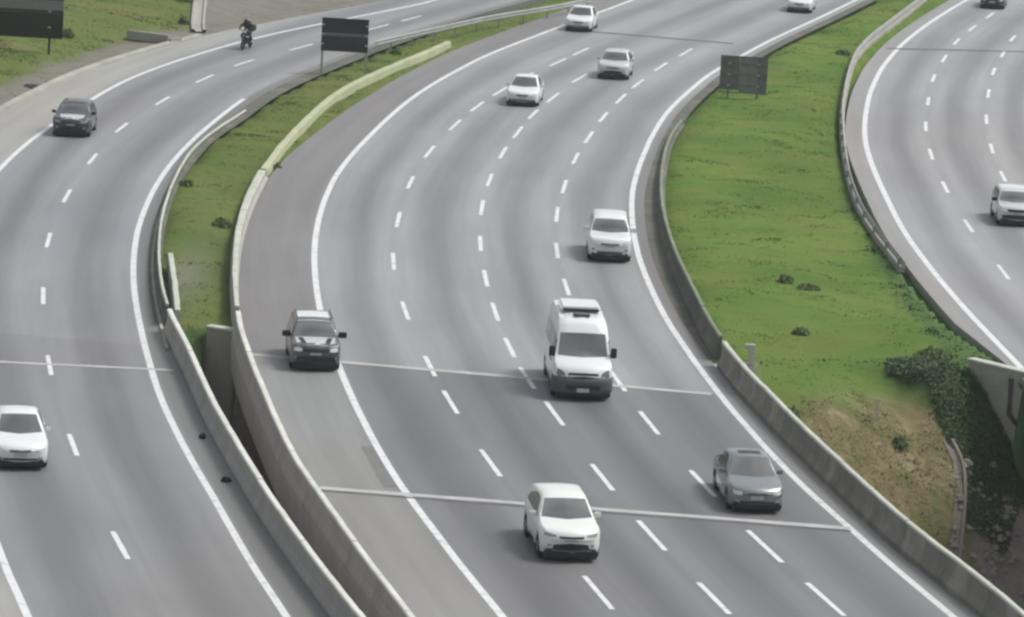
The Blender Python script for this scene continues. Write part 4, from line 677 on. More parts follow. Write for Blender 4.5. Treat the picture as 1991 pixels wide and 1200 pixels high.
tag(mesh_obj('slope_channel', V, [(i * 8 + k, i * 8 + (k + 1) % 8, (i + 1) * 8 + (k + 1) % 8, (i + 1) * 8 + k) for i in range(len(CQ) - 1) for k in range(8)], M['gravel']), 'pale concrete channel running down the brown slope at lower right', 'drain')
# crack seals and repair patches
def wiggle(parent, pts, w, m, name, z=0.003):
    P_ = resample(pts, .35); Q, T, N, S = frame(P_); off = np.cumsum(rng.normal(0, .03, len(Q))); off -= np.linspace(off[0], off[-1], len(Q)); Q = Q + N * off[:, None]
    V = []
    for i in range(len(Q)): k = w / 2 * random.uniform(.6, 1.3); V += [(*(Q[i] - N[i] * k), z), (*(Q[i] + N[i] * k), z)]
    mesh_obj(name, V, [(2 * i, 2 * i + 1, 2 * i + 3, 2 * i + 2) for i in range(len(Q) - 1)], m, parent)


# ------------------------------------------------------------------ vehicles (local front = -Y)
def pint(pts, y):
    """smooth monotone-ish interpolation through control points"""
    xs_ = [p[0] for p in pts]; zs_ = [p[1] for p in pts]; n = len(xs_)
    if y <= xs_[0]: return zs_[0]
    if y >= xs_[-1]: return zs_[-1]
    d = [(zs_[i + 1] - zs_[i]) / (xs_[i + 1] - xs_[i]) for i in range(n - 1)]
    t = [d[0]] + [0 if d[i - 1] * d[i] <= 0 else 2 * d[i - 1] * d[i] / (d[i - 1] + d[i]) for i in range(1, n - 1)] + [d[-1]]
    i = max(k for k in range(n - 1) if xs_[k] <= y); h = xs_[i + 1] - xs_[i]; s = (y - xs_[i]) / h
    return (2*s**3-3*s*s+1)*zs_[i] + (s**3-2*s*s+s)*h*t[i] + (-2*s**3+3*s*s)*zs_[i+1] + (s**3-s*s)*h*t[i+1]
class Car:
    def __init__(s, name, loc, head, label, spec, paint, group='vehicles on the roads', cat='car', sc=(1, 1, 1)):
        s.p = spec; s.root = empty(name, (loc[0], loc[1], 0.0), R(head)); tag(s.root, label, cat, group); s.paint = paint; s.root.scale = sc
        s.body(); s.common()
    def body(s):
        p = s.p; Lh = p['L'] / 2; W = p['W'] / 2; cl = p.get('clear', 0.22); rw = p['wr']; ar = rw * 1.16
        ys_ = set(np.round(np.r_[np.linspace(-Lh, -Lh + 0.25, 6), np.arange(-Lh + 0.25, Lh - 0.2, 0.06), np.linspace(Lh - 0.2, Lh, 5)], 4)); ys_ = sorted(ys_)
        def zbot(y):
            z = cl
            for c in p['axles']:
                d = abs(y - c)
                if d < ar: z = max(z, rw + math.sqrt(ar * ar - d * d) - 0.02)
            e = min(y + Lh, Lh - y)
            return z + (0.12 * (1 - e / 0.25) ** 2 if e < 0.25 else 0)
        V = []; n = 0
        for y in ys_:
            w = W * pint(p['plan'], y / Lh); zb = zbot(y); zl = pint(p['belt'], y / Lh); zt = max(pint(p['top'], y / Lh), zl + 0.02); zb = min(zb, zl - 0.08)
            h = zt - zl; wb = w * p.get('shoulder', 0.95); we = wb - 0.025 - p['tumble'] * h
            pr = [(0, zb), (w * .80, zb), (w * .965, zb + .015), (w * .992, zb + .22 * (zl - zb)), (w, zb + .55 * (zl - zb)), (w * .99, zb + .85 * (zl - zb)), (wb, zl),
                  (wb + (we - wb) * .5, zl + h * .48), (we, zl + h * .88), (we - min(.07, h * .5), zl + h * .97), (we * .55, zt + .004), (0, zt + p.get('crown', .018))]
            f = max(0.0, 1 - (y + Lh) / 0.9); b = max(0.0, 1 - (Lh - y) / 0.7)
            ring = []
            for x, z in pr:
                k = (x / W) ** 2; ring.append((x, y + p['bow'] * k * f * f - 0.10 * k * b * b, z))
            full = ring + [(-x, yy, z) for x, yy, z in ring[-2:0:-1]]; n = len(full); V += full
        m = len(ys_); F = [(i * n + k, i * n + (k + 1) % n, (i + 1) * n + (k + 1) % n, (i + 1) * n + k) for i in range(m - 1) for k in range(n)]
        for base, rev in ((0, False), ((m - 1) * n, True)):
            for k in range(n // 2):                           # end caps as strips across the car
                q = (base + k, base + k + 1, base + (n - k - 1) % n, base + (n - k) % n); q = tuple(dict.fromkeys(q))
                if len(q) > 2: F.append(q if not rev else q[::-1])
        bm = bmesh.new(); vs_ = [bm.verts.new(v) for v in V]
        for f in F:
            try: bm.faces.new([vs_[i] for i in f])
            except ValueError: pass
        bmesh.ops.recalc_face_normals(bm, faces=bm.faces); me = bpy.data.meshes.new('body'); bm.to_mesh(me); s.bvh = BVHTree.FromBMesh(bm); bm.free()
        me.set_sharp_from_angle(angle=R(50)) if hasattr(me, 'set_sharp_from_angle') else None
        s.bodyo = link_mesh('body', me, s.paint, s.root, True)
    def patch(s, name, mode, rows, m, off=0.006, parent=None, nv=4, skirt=0.012):
        """conforming panel: rows of 2-D points pressed onto the body from front/rear/left/right/top"""
        rows = [list(r) for r in rows]; full = []
        for a, b in zip(rows[:-1], rows[1:]):
            for k in range(nv): full.append([(a[i][0] + (b[i][0] - a[i][0]) * k / nv, a[i][1] + (b[i][1] - a[i][1]) * k / nv) for i in range(len(a))])
        full.append(rows[-1]); nc = 4; dense = []
        for r in full:
            q = []
            for i in range(len(r) - 1): q += [(r[i][0] + (r[i + 1][0] - r[i][0]) * k / nc, r[i][1] + (r[i + 1][1] - r[i][1]) * k / nc) for k in range(nc)]
            dense.append(q + [r[-1]])
        D = {'front': Vector((0, 1, 0)), 'rear': Vector((0, -1, 0)), 'left': Vector((1, 0, 0)), 'right': Vector((-1, 0, 0)), 'top': Vector((0, 0, -1))}[mode]
        nr, ncol = len(dense), len(dense[0]); V = []; last = None
        for r in dense:
            for u, v in r:
                o = {'front': Vector((u, -6, v)), 'rear': Vector((u, 6, v)), 'left': Vector((-4, u, v)), 'right': Vector((4, u, v)), 'top': Vector((u, v, 6))}[mode]
                h = s.bvh.ray_cast(o, D)
                if h[0] is None:
                    q = s.bvh.find_nearest(o + D * 5); pt, nn = q[0], q[1]
                else: pt, nn = h[0], h[1]
                if nn.dot(D) > 0: nn = -nn
                V.append(pt + (nn * 0.6 - D * 0.6) * off)
        F = [(i * ncol + k, i * ncol + k + 1, (i + 1) * ncol + k + 1, (i + 1) * ncol + k) for i in range(nr - 1) for k in range(ncol - 1)]
        loop = [k for k in range(ncol)] + [i * ncol + ncol - 1 for i in range(1, nr)] + [(nr - 1) * ncol + k for k in range(ncol - 2, -1, -1)] + [i * ncol for i in range(nr - 2, 0, -1)]
        base = len(V); V += [V[i] + D * skirt for i in loop]; nl = len(loop)
        F += [(loop[k], loop[(k + 1) % nl], base + (k + 1) % nl, base + k) for k in range(nl)]
        o = mesh_obj(name, V, F, m, parent or s.root, True)
        bm = bmesh.new(); bm.from_mesh(o.data); bmesh.ops.remove_doubles(bm, verts=bm.verts, dist=1e-5); bmesh.ops.recalc_face_normals(bm, faces=bm.faces); bm.to_mesh(o.data); bm.free()
        o.data.set_sharp_from_angle(angle=R(40)) if hasattr(o.data, 'set_sharp_from_angle') else None
        return o
    def wheel(s, x, y):
        p = s.p; r = p['wr']; w = p.get('ww', 0.21); sgn = 1 if x > 0 else -1; n = 28
        prof = [(r * .62, -w / 2), (r * .93, -w / 2), (r, -w / 2 + .03), (r, w / 2 - .03), (r * .93, w / 2), (r * .62, w / 2)]
        V = [(d, math.cos(k * 2 * math.pi / n) * q, math.sin(k * 2 * math.pi / n) * q) for q, d in prof for k in range(n)]; m = len(prof)
        F = [(j * n + k, j * n + (k + 1) % n, ((j + 1) % m) * n + (k + 1) % n, ((j + 1) % m) * n + k) for j in range(m) for k in range(n)]
        o = mesh_obj('wheel', V, F, M['rubber'], s.root, True); o.location = (x, y, r)
        b = MB(); xo = sgn * w * 0.40
        V = [(xo - sgn * .05, 0, 0)] + [(xo, math.cos(k * 2 * math.pi / n) * r * .63, math.sin(k * 2 * math.pi / n) * r * .63) for k in range(n)]
        b.add([(xo - sgn * .09, math.cos(k * 2 * math.pi / n) * r * .63, math.sin(k * 2 * math.pi / n) * r * .63) for k in range(n)], [tuple(range(n))])
        bo = b.build('hub', M['plastic'], o)
        sp = MB()
        for k in range(5):
            rot = Matrix.Rotation(k * 2 * math.pi / 5, 3, 'X'); sp.box(rot @ Vector((xo, 0, r * .33)), (0.035, r * .16, r * .58), rot)
        sp.build('rim', M['rim'], o); return o
    def common(s):
        p = s.p; Lh, W = p['L'] / 2, p['W'] / 2
        for y in p['axles']:
            for x in (-1, 1): s.wheel(x * (W - p.get('ww', .21) / 2 - 0.015), y)
        # dark underbody blocks light beneath the arches, widened and lowered to deepen contact shadow
        MB().box((0, 0, .19), (p['W'] * .84, p['L'] * .92, 0.16)).build('underbody', M['plastic'], s.root)
        vz = p.get('clear', .22); MB().box((0, -Lh + .30, vz + .05), (p['W'] * .84, .42, .22)).build('shadow_valance', M['plastic'], s.root, bevel=.05)  # dark box added under the nose to deepen the contact shadow
        # glass
        a, b = p['ws']; x0, x1 = p['wsx']                                  # windscreen z range / half widths (bottom, top)
        s.patch('windscreen', 'front', [[(-x0, a), (-x0 * .5, a - .02), (0, a - .03), (x0 * .5, a - .02), (x0, a)], [(-x1, b), (-x1 * .5, b + .012), (0, b + .018), (x1 * .5, b + .012), (x1, b)]], M['glass'], nv=8)
        if 'rw' in p:
            a, b = p['rw']; s.patch('rear_window', 'rear', [[(-x0 * .92, a), (0, a), (x0 * .92, a)], [(-x1 * .92, b), (0, b), (x1 * .92, b)]], M['glass_side'], nv=6)
        for side in ('left', 'right'):
            for q in p['side']: s.patch('side_window', side, q, M['glass_side'], nv=4)
            for yh, zh in p.get('handles', []): 
                x = -1 if side == 'left' else 1
                h = s.bvh.ray_cast(Vector((x * 4, yh, zh)), Vector((-x, 0, 0)))
                if h[0]: MB().box(h[0] + Vector((x * .015, 0, 0)), (.03, .18, .03)).build('door_handle', p.get('handle_mat', s.paint), s.root, bevel=.006)
            for q in p.get('sills', []): s.patch('sill_trim', side, q, M['plastic'], nv=2, off=.008)
        mz, my, mm = p['mirror']
        for x in (-1, 1):
            h = s.bvh.ray_cast(Vector((x * 4, my, mz)), Vector((-x, 0, 0))); xx = abs(h[0].x) if h[0] else W * .9
            ms = p.get('msize', (.20, .10, .14))
            MB().box((x * (xx + ms[0] * .5 + .03), my, mz + .02), ms).box((x * (xx + .03), my + .02, mz - .02), (.10, .05, .05)).build('side_mirror', mm, s.root, bevel=.03)
        # face
        for nm, rows, m in p['face']:
            s.patch(nm, 'front', rows, m, nv=3, off=.010)
            if rows[0][0][0] > 0.02 and nm not in ('number_plate',): s.patch(nm, 'front', [[(-x, z) for x, z in r] for r in rows], m, nv=3, off=.010)
        for rows in p.get('tails', []):
            s.patch('tail_lamp', 'rear', rows, M['tail'], nv=2, off=.010); s.patch('tail_lamp', 'rear', [[(-x, z) for x, z in r] for r in rows], M['tail'], nv=2, off=.010)
        for nm, rows, m in p.get('tops', []): s.patch(nm, 'top', rows, m, nv=3, off=.016 if 'stripe' in nm else .008)
def R4(x0, x1, z0, z1, dx=0.0): return [[(x0, z0), ((x0 + x1) / 2, z0), (x1, z0)], [(x0 - dx, z1), ((x0 + x1) / 2, z1), (x1 + dx, z1)]]
def plate(z): return ('number_plate', R4(-.20, .20, z, z + .13), M['plate'])

def spec_crossover(paint):      # rounded tall hatchback with upright nose
    return dict(L=4.35, W=1.80, clear=.24, wr=.335, axles=(-1.30, 1.28), tumble=.30, bow=.34, shoulder=.955,
        plan=[(-1, .72), (-.96, .84), (-.88, .94), (-.7, 1), (.6, 1), (.88, .95), (.97, .88), (1, .80)],
        belt=[(-1, .66), (-.96, .80), (-.85, .885), (-.45, .97), (.2, 1.01), (.8, 1.06), (1, .98)],
        top=[(-1, .68), (-.96, .84), (-.85, .95), (-.50, 1.06), (-.40, 1.13), (-.22, 1.40), (-.08, 1.565), (.10, 1.615), (.45, 1.60), (.75, 1.52), (.90, 1.22), (1, 1.0)],
        ws=(1.10, 1.50), wsx=(.74, .60), rw=(1.15, 1.46),
        side=[[[(-.62, 1.05), (-.2, 1.06), (.22, 1.07)], [(-.18, 1.42), (.0, 1.485), (.22, 1.50)]], [[(.27, 1.07), (.7, 1.08), (1.02, 1.10)], [(.27, 1.50), (.66, 1.485), (.92, 1.42)]], [[(1.06, 1.10), (1.25, 1.11), (1.45, 1.15)], [(.98, 1.41), (1.12, 1.38), (1.3, 1.31)]]],
        handles=[(.12, .93), (1.0, .95)], mirror=(1.08, -.55, paint), msize=(.20, .12, .15),
        sills=[[[(-.92, .27), (.9, .27)], [(-.92, .36), (.9, .36)]]],
        face=[('headlight', [[(.43, .765), (.62, .745), (.77, .77)], [(.46, .81), (.62, .835), (.76, .87)]], M['lamp_grey']), ('grille', R4(-.34, .34, .715, .775, .03), M['plastic']),
              ('lower_intake', [[(-.60, .27), (0, .25), (.60, .27)], [(-.50, .52), (0, .55), (.50, .52)]], M['plastic']), ('fog_light', R4(.58, .68, .46, .53), M['lamp_grey']), plate(.585)],
        tails=[[[(.62, .85), (.78, .85)], [(.60, 1.05), (.74, 1.05)]]])
def spec_sedan(paint, dark=False):
    return dict(L=4.45, W=1.72, clear=.20, wr=.31, axles=(-1.36, 1.24), tumble=.36, bow=.30, shoulder=.955,
        plan=[(-1, .70), (-.965, .84), (-.9, .93), (-.72, 1), (.65, 1), (.88, .95), (.97, .88), (1, .78)],
        belt=[(-1, .60), (-.965, .69), (-.85, .77), (-.4, .87), (.3, .91), (.85, .93), (1, .84)],
        top=[(-1, .62), (-.965, .72), (-.85, .815), (-.48, .93), (-.38, 1.0), (-.16, 1.30), (-.03, 1.42), (.12, 1.455), (.34, 1.43), (.50, 1.33), (.70, 1.08), (.78, 1.03), (.96, .99), (1, .86)],
        ws=(.97, 1.365), wsx=(.70, .54), rw=(1.08, 1.34),
        side=[[[(-.52, .93), (-.1, .94), (.26, .95)], [(-.06, 1.27), (.08, 1.34), (.26, 1.365)]], [[(.31, .95), (.7, .96), (1.12, .98)], [(.31, 1.365), (.68, 1.345), (.92, 1.27)]]],
        handles=[(.16, .82), (1.0, .84)], mirror=(.96, -.50, paint), msize=(.18, .10, .13),
        sills=[],
        face=[('headlight', [[(.46, .575), (.60, .565), (.73, .60)], [(.48, .665), (.62, .685), (.74, .70)]], M['lamp']), ('grille', R4(-.30, .30, .575, .655, .03), M['grey_plastic'] if not dark else M['plastic']),
              ('lower_intake', R4(-.62, .62, .22, .38, .02), M['plastic']), ('fog_light', R4(.55, .67, .34, .42), M['lamp_grey']), plate(.43)],
        tails=[[[(.52, .76), (.72, .76)], [(.52, .90), (.72, .90)]]])
def spec_suv(paint, pillars=True, lamps=None):
    return dict(L=4.40, W=1.80, clear=.26, wr=.345, axles=(-1.32, 1.28), tumble=.24, bow=.24, shoulder=.96,
        plan=[(-1, .78), (-.965, .89), (-.9, .96), (-.72, 1), (.7, 1), (.92, .96), (.98, .90), (1, .84)],
        belt=[(-1, .72), (-.965, .86), (-.88, .95), (-.45, 1.01), (.2, 1.04), (.85, 1.06), (1, 1.0)],
        top=[(-1, .74), (-.965, .91), (-.88, 1.01), (-.50, 1.09), (-.41, 1.15), (-.26, 1.43), (-.13, 1.60), (.05, 1.66), (.5, 1.655), (.84, 1.60), (.95, 1.25), (1, 1.02)],
        ws=(1.13, 1.54), wsx=(.76, .66), rw=(1.15, 1.52),
        side=[[[(-.70, 1.09), (-.2, 1.10), (.20, 1.10)], [(-.34, 1.46), (-.1, 1.54), (.20, 1.55)]], [[(.25, 1.10), (.7, 1.10), (1.08, 1.11)], [(.25, 1.55), (.7, 1.545), (1.08, 1.53)]], [[(1.13, 1.11), (1.35, 1.12), (1.66, 1.16)], [(1.13, 1.53), (1.32, 1.51), (1.55, 1.45)]]],
        handles=[(.10, .97), (1.0, .98)], mirror=(1.14, -.66, M['plastic']), msize=(.24, .13, .19),
        sills=[[[(-.90, .29), (.88, .29)], [(-.90, .42), (.88, .42)]]],
        face=[('headlight', [[(.50, .77), (.62, .76), (.78, .78)], [(.50, .88), (.62, .90), (.77, .90)]], lamps or M['lamp']), ('grille', R4(-.44, .44, .76, .88, .02), M['plastic']),
              ('lower_intake', [[(-.70, .29), (0, .28), (.70, .29)], [(-.68, .58), (0, .60), (.68, .58)]], M['plastic']), ('fog_light', R4(.62, .74, .50, .58), M['lamp_grey']), plate(.62)],
        tails=[[[(.66, .85), (.80, .85)], [(.66, 1.12), (.78, 1.12)]]])
def spec_van(paint):
    return dict(L=5.60, W=2.05, clear=.24, wr=.35, axles=(-1.82, 1.72), tumble=.10, bow=.26, shoulder=.965, crown=.05,
        plan=[(-1, .80), (-.975, .90), (-.93, .95), (-.80, 1), (.9, 1), (.98, .97), (1, .93)],
        belt=[(-1, .80), (-.975, .92), (-.92, 1.04), (-.74, 1.20), (-.5, 1.28), (.9, 1.30), (1, 1.28)],
        top=[(-1, .82), (-.975, .97), (-.92, 1.11), (-.76, 1.32), (-.70, 1.42), (-.58, 1.90), (-.50, 2.18), (-.40, 2.42), (-.25, 2.52), (0, 2.55), (.9, 2.54), (.98, 2.48), (1, 2.38)],
        ws=(1.42, 2.10), wsx=(.84, .77), rw=(1.45, 2.0),
        side=[[[(-1.95, 1.36), (-1.6, 1.34), (-1.08, 1.34)], [(-1.60, 1.88), (-1.4, 1.97), (-1.08, 2.0)]], [[(-.98, 1.36), (-.2, 1.36), (.5, 1.36)], [(-.98, 2.02), (-.2, 2.03), (.5, 2.03)]], [[(.58, 1.36), (1.5, 1.36), (2.45, 1.36)], [(.58, 2.03), (1.5, 2.03), (2.45, 2.0)]]],
        handles=[(-1.15, 1.12), (-.8, 1.12)], handle_mat=M['plastic'], mirror=(1.52, -1.92, M['plastic']), msize=(.20, .14, .34),
        sills=[[[(-1.35, .30), (1.28, .30)], [(-1.35, .46), (1.28, .46)]]],
        face=[('headlight', [[(.58, .80), (.72, .80), (.90, .84)], [(.64, .95), (.74, 1.02), (.88, 1.06)]], M['lamp_dark']), ('grille', [[(-.56, .745), (0, .735), (.56, .745)], [(-.50, .95), (0, .97), (.50, .95)]], M['plastic']),
              ],
        tails=[[[(.84, .9), (.96, .9)], [(.84, 1.4), (.96, 1.4)]]])
G = 'cars travelling towards the camera'
car1 = Car('hatchback', (1.80, -38.25), 8.0, 'warm white rounded hatchback in the foreground crossing the near bridge joint', spec_crossover(M['white_warm']), M['white_warm'], G)
sp = spec_sedan(M['silver']); sp['tops'] = [('sunroof', [[(-.34, -.02), (.34, -.02)], [(-.36, .30), (.36, .30)]], M['glass_side'])]
car2 = Car('sedan', (7.56, -30.3), 6.0, 'silver grey sedan with a dark sunroof beside the right parapet', sp, M['silver'], G)
sp = spec_suv(M['graphite']); sp['tops'] = [('pale_bonnet', [[(-.66, -2.0), (.66, -2.0)], [(-.72, -1.02), (.72, -1.02)]], M['silver_light']), ('bonnet_stripe', [[(-.46, -2.06), (-.30, -2.06)], [(-.62, -1.10), (-.44, -1.10)]], M['plastic']), ('bonnet_stripe', [[(.30, -2.06), (.46, -2.06)], [(.44, -1.10), (.62, -1.10)]], M['plastic']), ('roof_panel', [[(-.60, -.30), (.60, -.30)], [(-.60, 1.4), (.60, 1.4)]], M['white'])]; sp['msize'] = (.30, .14, .22)  # sky reflection on the graphite bonnet is put in as a pale colour
car3 = Car('sport_utility_vehicle', (-6.84, -11.85), 6.0, 'dark graphite utility vehicle with pale roof and sky sheen coloured onto the bonnet on the left shoulder line', sp, M['graphite'], G, sc=(.97, .95, .92))
for x in (-.62, .62): MB().tube([(x, -.25, 1.70), (x, .5, 1.73), (x, 1.5, 1.70)], .022, 8).build('roof_rail', M['plastic'], car3.root)
van = Car('passenger_van', (2.36, -13.6), 3.8, 'white high roof passenger van with roof air conditioner and grey bumper', spec_van(M['white']), M['white'], 'vans', 'van')
bv = []
for zz, gr in ((.24, -.05), (.30, .03), (.42, .05), (.62, .04), (.74, .03), (.79, -.04)):
    bv.append([(x * (1.0 + gr * .4), yy - gr, zz + (.10 * max(0, abs(x) - .55) if zz > .7 else 0)) for x, yy in ((-1.02, -1.95), (-1.02, -2.30), (-.96, -2.52), (-.82, -2.68), (-.45, -2.79), (0, -2.82), (.45, -2.79), (.82, -2.68), (.96, -2.52), (1.02, -2.30), (1.02, -1.95))])
mesh_obj('bumper', [v for r in bv for v in r], [(i * 11 + k, i * 11 + k + 1, (i + 1) * 11 + k + 1, (i + 1) * 11 + k) for i in range(len(bv) - 1) for k in range(10)], M['grey_plastic'], van.root, True)
MB().box((0, -2.885, .50), (1.15, .03, .14)).build('lower_intake', M['plastic'], van.root, bevel=.01)
MB().box((0, -2.90, .40), (.42, .03, .13)).build('number_plate', M['plate'], van.root, bevel=.005)
MB().box((0, .75, 2.66), (1.36, 1.7, .20)).build('air_conditioner', M['white'], van.root, bevel=.07)
MB().box((0, -.13, 2.66), (1.22, .06, .10)).build('intake_grille', M['plastic'], van.root, bevel=.01)
MB().box((0, -.60, 2.60), (.55, .5, .07)).build('roof_hatch', M['grey_plastic'], van.root, bevel=.02)
sp = spec_suv(M['white']); sp['mirror'] = (1.14, -.66, M['white']); sp['face'][0] = ('headlight', [[(.54, .78), (.66, .77), (.80, .80)], [(.54, .86), (.66, .88), (.78, .90)]], M['lamp']); sp['face'][1] = ('grille', R4(-.36, .36, .72, .80, .02), M['grey_plastic']); sp['face'][2] = ('lower_intake', R4(-.5, .5, .34, .46, .03), M['grey_plastic'])
car5 = Car('sport_utility_vehicle', (3.75, 14.4), 0.5, 'white utility vehicle close to the inner edge line at the bend', sp, M['white'], G, sc=(.97, .97, .98))
car6 = Car('sedan', (0.05, 59.7), -4.5, 'white sedan in the second lane, left of the silver car', spec_sedan(M['white'], True), M['white'], G, sc=(.95, .88, .94))
sp = spec_crossover(M['silver_light']); sp['face'][0] = ('headlight', sp['face'][0][1], M['lamp'])
car7 = Car('hatchback', (4.72, 72.1), -6.0, 'light silver hatchback to the right of the far white sedan', sp, M['silver_light'], G, sc=(.93, .78, .86))
car8 = Car('sedan', (3.05, 92.9), -8.0, 'white sedan farthest up the left edge line of the main road', spec_sedan(M['white'], True), M['white'], G, sc=(.9, .8, .9))
car9 = Car('sedan', (16.45, 109.2), -8.0, 'white car at the top edge on the far right lane of the main road', spec_sedan(M['white'], True), M['white'], G, sc=(.9, .85, .9))
sp = spec_crossover(M['navy']); sp['mirror'] = (1.08, -.55, M['plastic']); sp['tops'] = [('pale_bonnet', [[(-.46, -1.95), (.52, -1.95)], [(-.6, -1.15), (.6, -1.15)]], M['silver_light'])]
car10 = Car('hatchback', (-20.5, 40.3), -1.0, 'dark blue grey car with pale bonnet on the left road', sp, M['navy'], G, sc=(.97, .82, .90))
car11 = Car('sedan', (-15.02, -30.1), 9.0, 'white sedan cut by the left frame edge on the left road', spec_sedan(M['white']), M['white'], G)
sp = spec_suv(M['silver_light']); sp['tops'] = [('roof_panel', [[(-.58, -.2), (.58, -.2)], [(-.6, 1.4), (.6, 1.4)]], M['white']), ('pale_bonnet', [[(-.45, -2.0), (.55, -2.0)], [(-.6, -1.15), (.6, -1.15)]], M['silver_light'])]
car12 = Car('sport_utility_vehicle', (21.55, 29.6), 0.7, 'light silver utility vehicle with white roof cut by the right frame edge', sp, M['silver_light'], G, sc=(.93, .85, .86))
car13 = Car('sedan', (28.9, 117.6), -9, 'black car at the top edge of the right road', spec_sedan(M['black_paint'], True), M['black_paint'], G, sc=(.9, .85, .9))

# ------------------------------------------------------------------ motorcycle and rider
mx, my_, mh = -14.9, 74.9, -13.2
mc = empty('motorcycle', (mx, my_, 0), R(mh)); tag(mc, 'dark motorcycle on the left line of the left road', 'motorcycle')
def moto_wheel(y):
    n = 26; r, t = .30, .055; V = []; F = []
    for k in range(n):
        a = k * 2 * math.pi / n
        for j in range(8):
            b = j * 2 * math.pi / 8; q = r - t + math.cos(b) * t; V.append((math.sin(b) * t, math.cos(a) * q, math.sin(a) * q))
    F = [(k * 8 + j, k * 8 + (j + 1) % 8, ((k + 1) % n) * 8 + (j + 1) % 8, ((k + 1) % n) * 8 + j) for k in range(n) for j in range(8)]
    o = mesh_obj('wheel', V, F, M['rubber'], mc, True); o.location = (0, y, r)
    b = MB()
    for k in range(6): rot = Matrix.Rotation(k * math.pi / 3, 3, 'X'); b.box(rot @ Vector((0, 0, .12)), (.03, .02, .24), rot)
    b.build('spokes', M['rim'], o)
moto_wheel(-.66); moto_wheel(.66)
MB().tube([(0, -.66, .30), (0, -.52, .62), (0, -.42, .95)], .035, 8).tube([(-.09, -.66, .30), (-.09, -.44, .92)], .025, 8).tube([(.09, -.66, .30), (.09, -.44, .92)], .025, 8).build('fork', M['plastic'], mc)
MB().tube([(0, -.45, .85), (0, .0, .78), (0, .6, .72)], .05, 8).tube([(0, -.42, .8), (0, -.1, .35), (0, .3, .32), (0, .66, .30)], .04, 8).build('frame', M['plastic'], mc)
MB().tube([(0, -.42, .88), (0, -.25, .96), (0, .0, .92), (0, .12, .80)], [.08, .15, .16, .08], 12).build('fuel_tank', M['black_paint'], mc, smooth=True)
MB().tube([(0, .05, .80), (0, .35, .82), (0, .75, .86)], [.12, .14, .08], 10).build('seat', M['plastic'], mc, smooth=True)
MB().box((0, -.02, .45), (.32, .40, .34)).build('engine', M['grey_plastic'], mc, bevel=.05)
MB().tube([(-.38, -.26, 1.06), (-.15, -.42, 1.02), (.15, -.42, 1.02), (.38, -.26, 1.06)], .018, 8).build('handlebar', M['plastic'], mc)
MB().tube([(0, -.62, .92), (0, -.50, .93), (0, -.42, .93)], [.06, .10, .06], 12).build('headlamp', M['lamp_grey'], mc, smooth=True)
MB().tube([(.12, .0, .35), (.14, .4, .34), (.14, .85, .42)], [.03, .05, .05], 8).build('exhaust', M['chrome'], mc, smooth=True)
MB().box((0, .82, 1.05), (.42, .40, .34)).build('top_box', M['plastic'], mc, bevel=.05)
# rider: one skinned figure
J = {'pel': (0, .22, .93, .15), 'sp': (0, .12, 1.13, .16), 'ch': (0, -.04, 1.28, .175), 'nk': (0, -.14, 1.38, .065), 'hd': (0, -.19, 1.45, .085), 'tp': (0, -.21, 1.54, .08)}
for s_, n_ in ((-1, 'l'), (1, 'r')):
    J.update({'sh' + n_: (s_ * .20, -.06, 1.33, .085), 'el' + n_: (s_ * .38, -.06, 1.14, .055), 'wr' + n_: (s_ * .36, -.22, 1.08, .038), 'ha' + n_: (s_ * .34, -.29, 1.07, .042),
              'hi' + n_: (s_ * .11, .20, .90, .105), 'kn' + n_: (s_ * .24, -.22, .74, .075), 'an' + n_: (s_ * .20, .08, .36, .05), 'to' + n_: (s_ * .20, -.10, .30, .045)})
names = list(J); E_ = [('pel', 'sp'), ('sp', 'ch'), ('ch', 'nk'), ('nk', 'hd'), ('hd', 'tp')]
for n_ in 'lr': E_ += [('ch', 'sh' + n_), ('sh' + n_, 'el' + n_), ('el' + n_, 'wr' + n_), ('wr' + n_, 'ha' + n_), ('pel', 'hi' + n_), ('hi' + n_, 'kn' + n_), ('kn' + n_, 'an' + n_), ('an' + n_, 'to' + n_)]
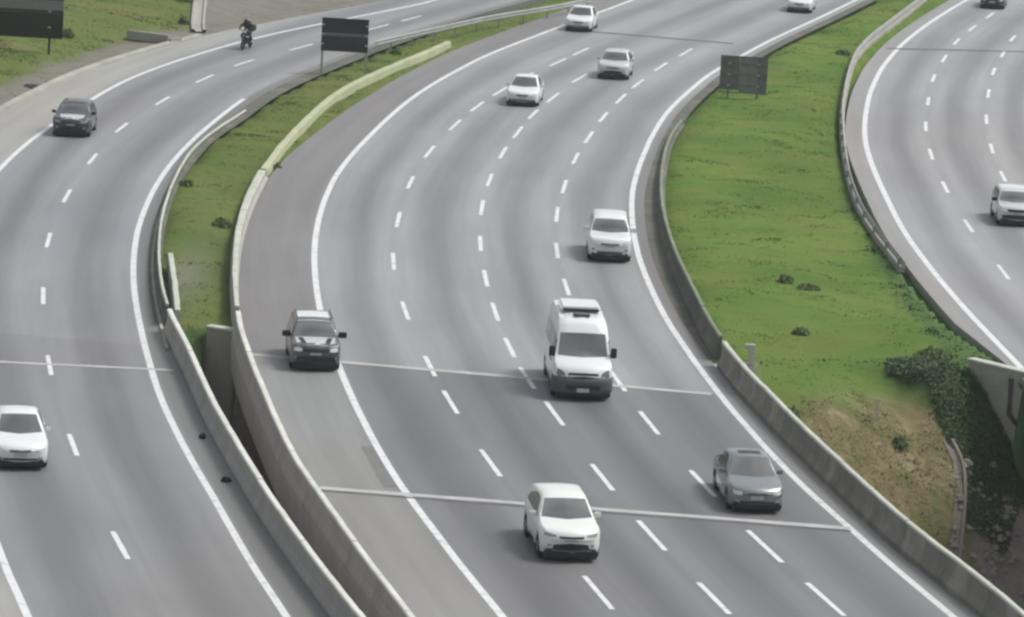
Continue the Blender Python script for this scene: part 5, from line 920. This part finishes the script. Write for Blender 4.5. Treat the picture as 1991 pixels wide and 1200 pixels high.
# fingers closed round the grips
for s_, n_ in ((-1, 'l'), (1, 'r')):
    for k in range(4):
        a, b, c = 'f%d%sa' % (k, n_), 'f%d%sb' % (k, n_), 'f%d%sc' % (k, n_); ox = s_ * (.305 + .022 * k)
        J[a] = (ox, -.31, 1.085, .011); J[b] = (ox, -.335, 1.06, .010); J[c] = (ox, -.31, 1.03, .009); E_ += [('ha' + n_, a), (a, b), (b, c)]
    a, b = 'th%sa' % n_, 'th%sb' % n_; J[a] = (s_ * .29, -.27, 1.05, .012); J[b] = (s_ * .275, -.29, 1.03, .010); E_ += [('ha' + n_, a), (a, b)]
names = list(J); me = bpy.data.meshes.new('person'); me.from_pydata([J[n][:3] for n in names], [(names.index(a), names.index(b)) for a, b in E_], []); me.update()
person = link_mesh('person', me, M['cloth_dark']); person.location = (mx, my_, 0); person.rotation_euler = (0, 0, R(mh))
bm = bmesh.new(); bm.from_mesh(me); lay = bm.verts.layers.skin.verify(); bm.verts.ensure_lookup_table()
for i, n in enumerate(names): v = bm.verts[i][lay]; v.radius = (J[n][3], J[n][3]); v.use_root = (n == 'pel')
bm.to_mesh(me); bm.free()
person.modifiers.new('skin', 'SKIN').use_smooth_shade = True; sb = person.modifiers.new('sub', 'SUBSURF'); sb.levels = sb.render_levels = 1
tag(person, 'motorcycle rider in dark clothes and dark helmet, hands on the bars', 'person')
hb = MB(); n = 14; rings = [(-.155, .06), (-.12, .12), (-.03, .155), (.06, .145), (.12, .09), (.15, .01)]
hb.add([(math.cos(k * 2 * math.pi / n) * r * .88, math.sin(k * 2 * math.pi / n) * r - .20, z + 1.50) for z, r in rings for k in range(n)], [(j * n + k, j * n + (k + 1) % n, (j + 1) * n + (k + 1) % n, (j + 1) * n + k) for j in range(len(rings) - 1) for k in range(n)] + [tuple((len(rings) - 1) * n + k for k in range(n))])
hel = hb.build('helmet', M['black_paint'], person, smooth=True)
MB().box((0, -.335, 1.50), (.18, .03, .09)).build('visor', M['glass_side'], hel, bevel=.012)
MB().box((0, .16, 1.30), (.30, .16, .36)).build('backpack', M['cloth_grey'], person, bevel=.05)

# ------------------------------------------------------------------ thin air haze round the whole place
hz_m = bpy.data.materials.new('air_haze'); hz_m.use_nodes = True; hz_m.node_tree.nodes.clear()
ho = hz_m.node_tree.nodes.new('ShaderNodeOutputMaterial'); hv = hz_m.node_tree.nodes.new('ShaderNodeVolumePrincipled')
hv.inputs['Color'].default_value = (0.86, 0.90, 0.93, 1); hv.inputs['Density'].default_value = 0.00022; hv.inputs['Anisotropy'].default_value = 0.2
hz_m.node_tree.links.new(hv.outputs[0], ho.inputs['Volume'])
hzo = MB().box((0, 2300, 10.5), (3400, 5600, 43)).build('haze', hz_m); tag(hzo, 'thin pale haze filling the air over the roads', 'haze', kind='stuff')
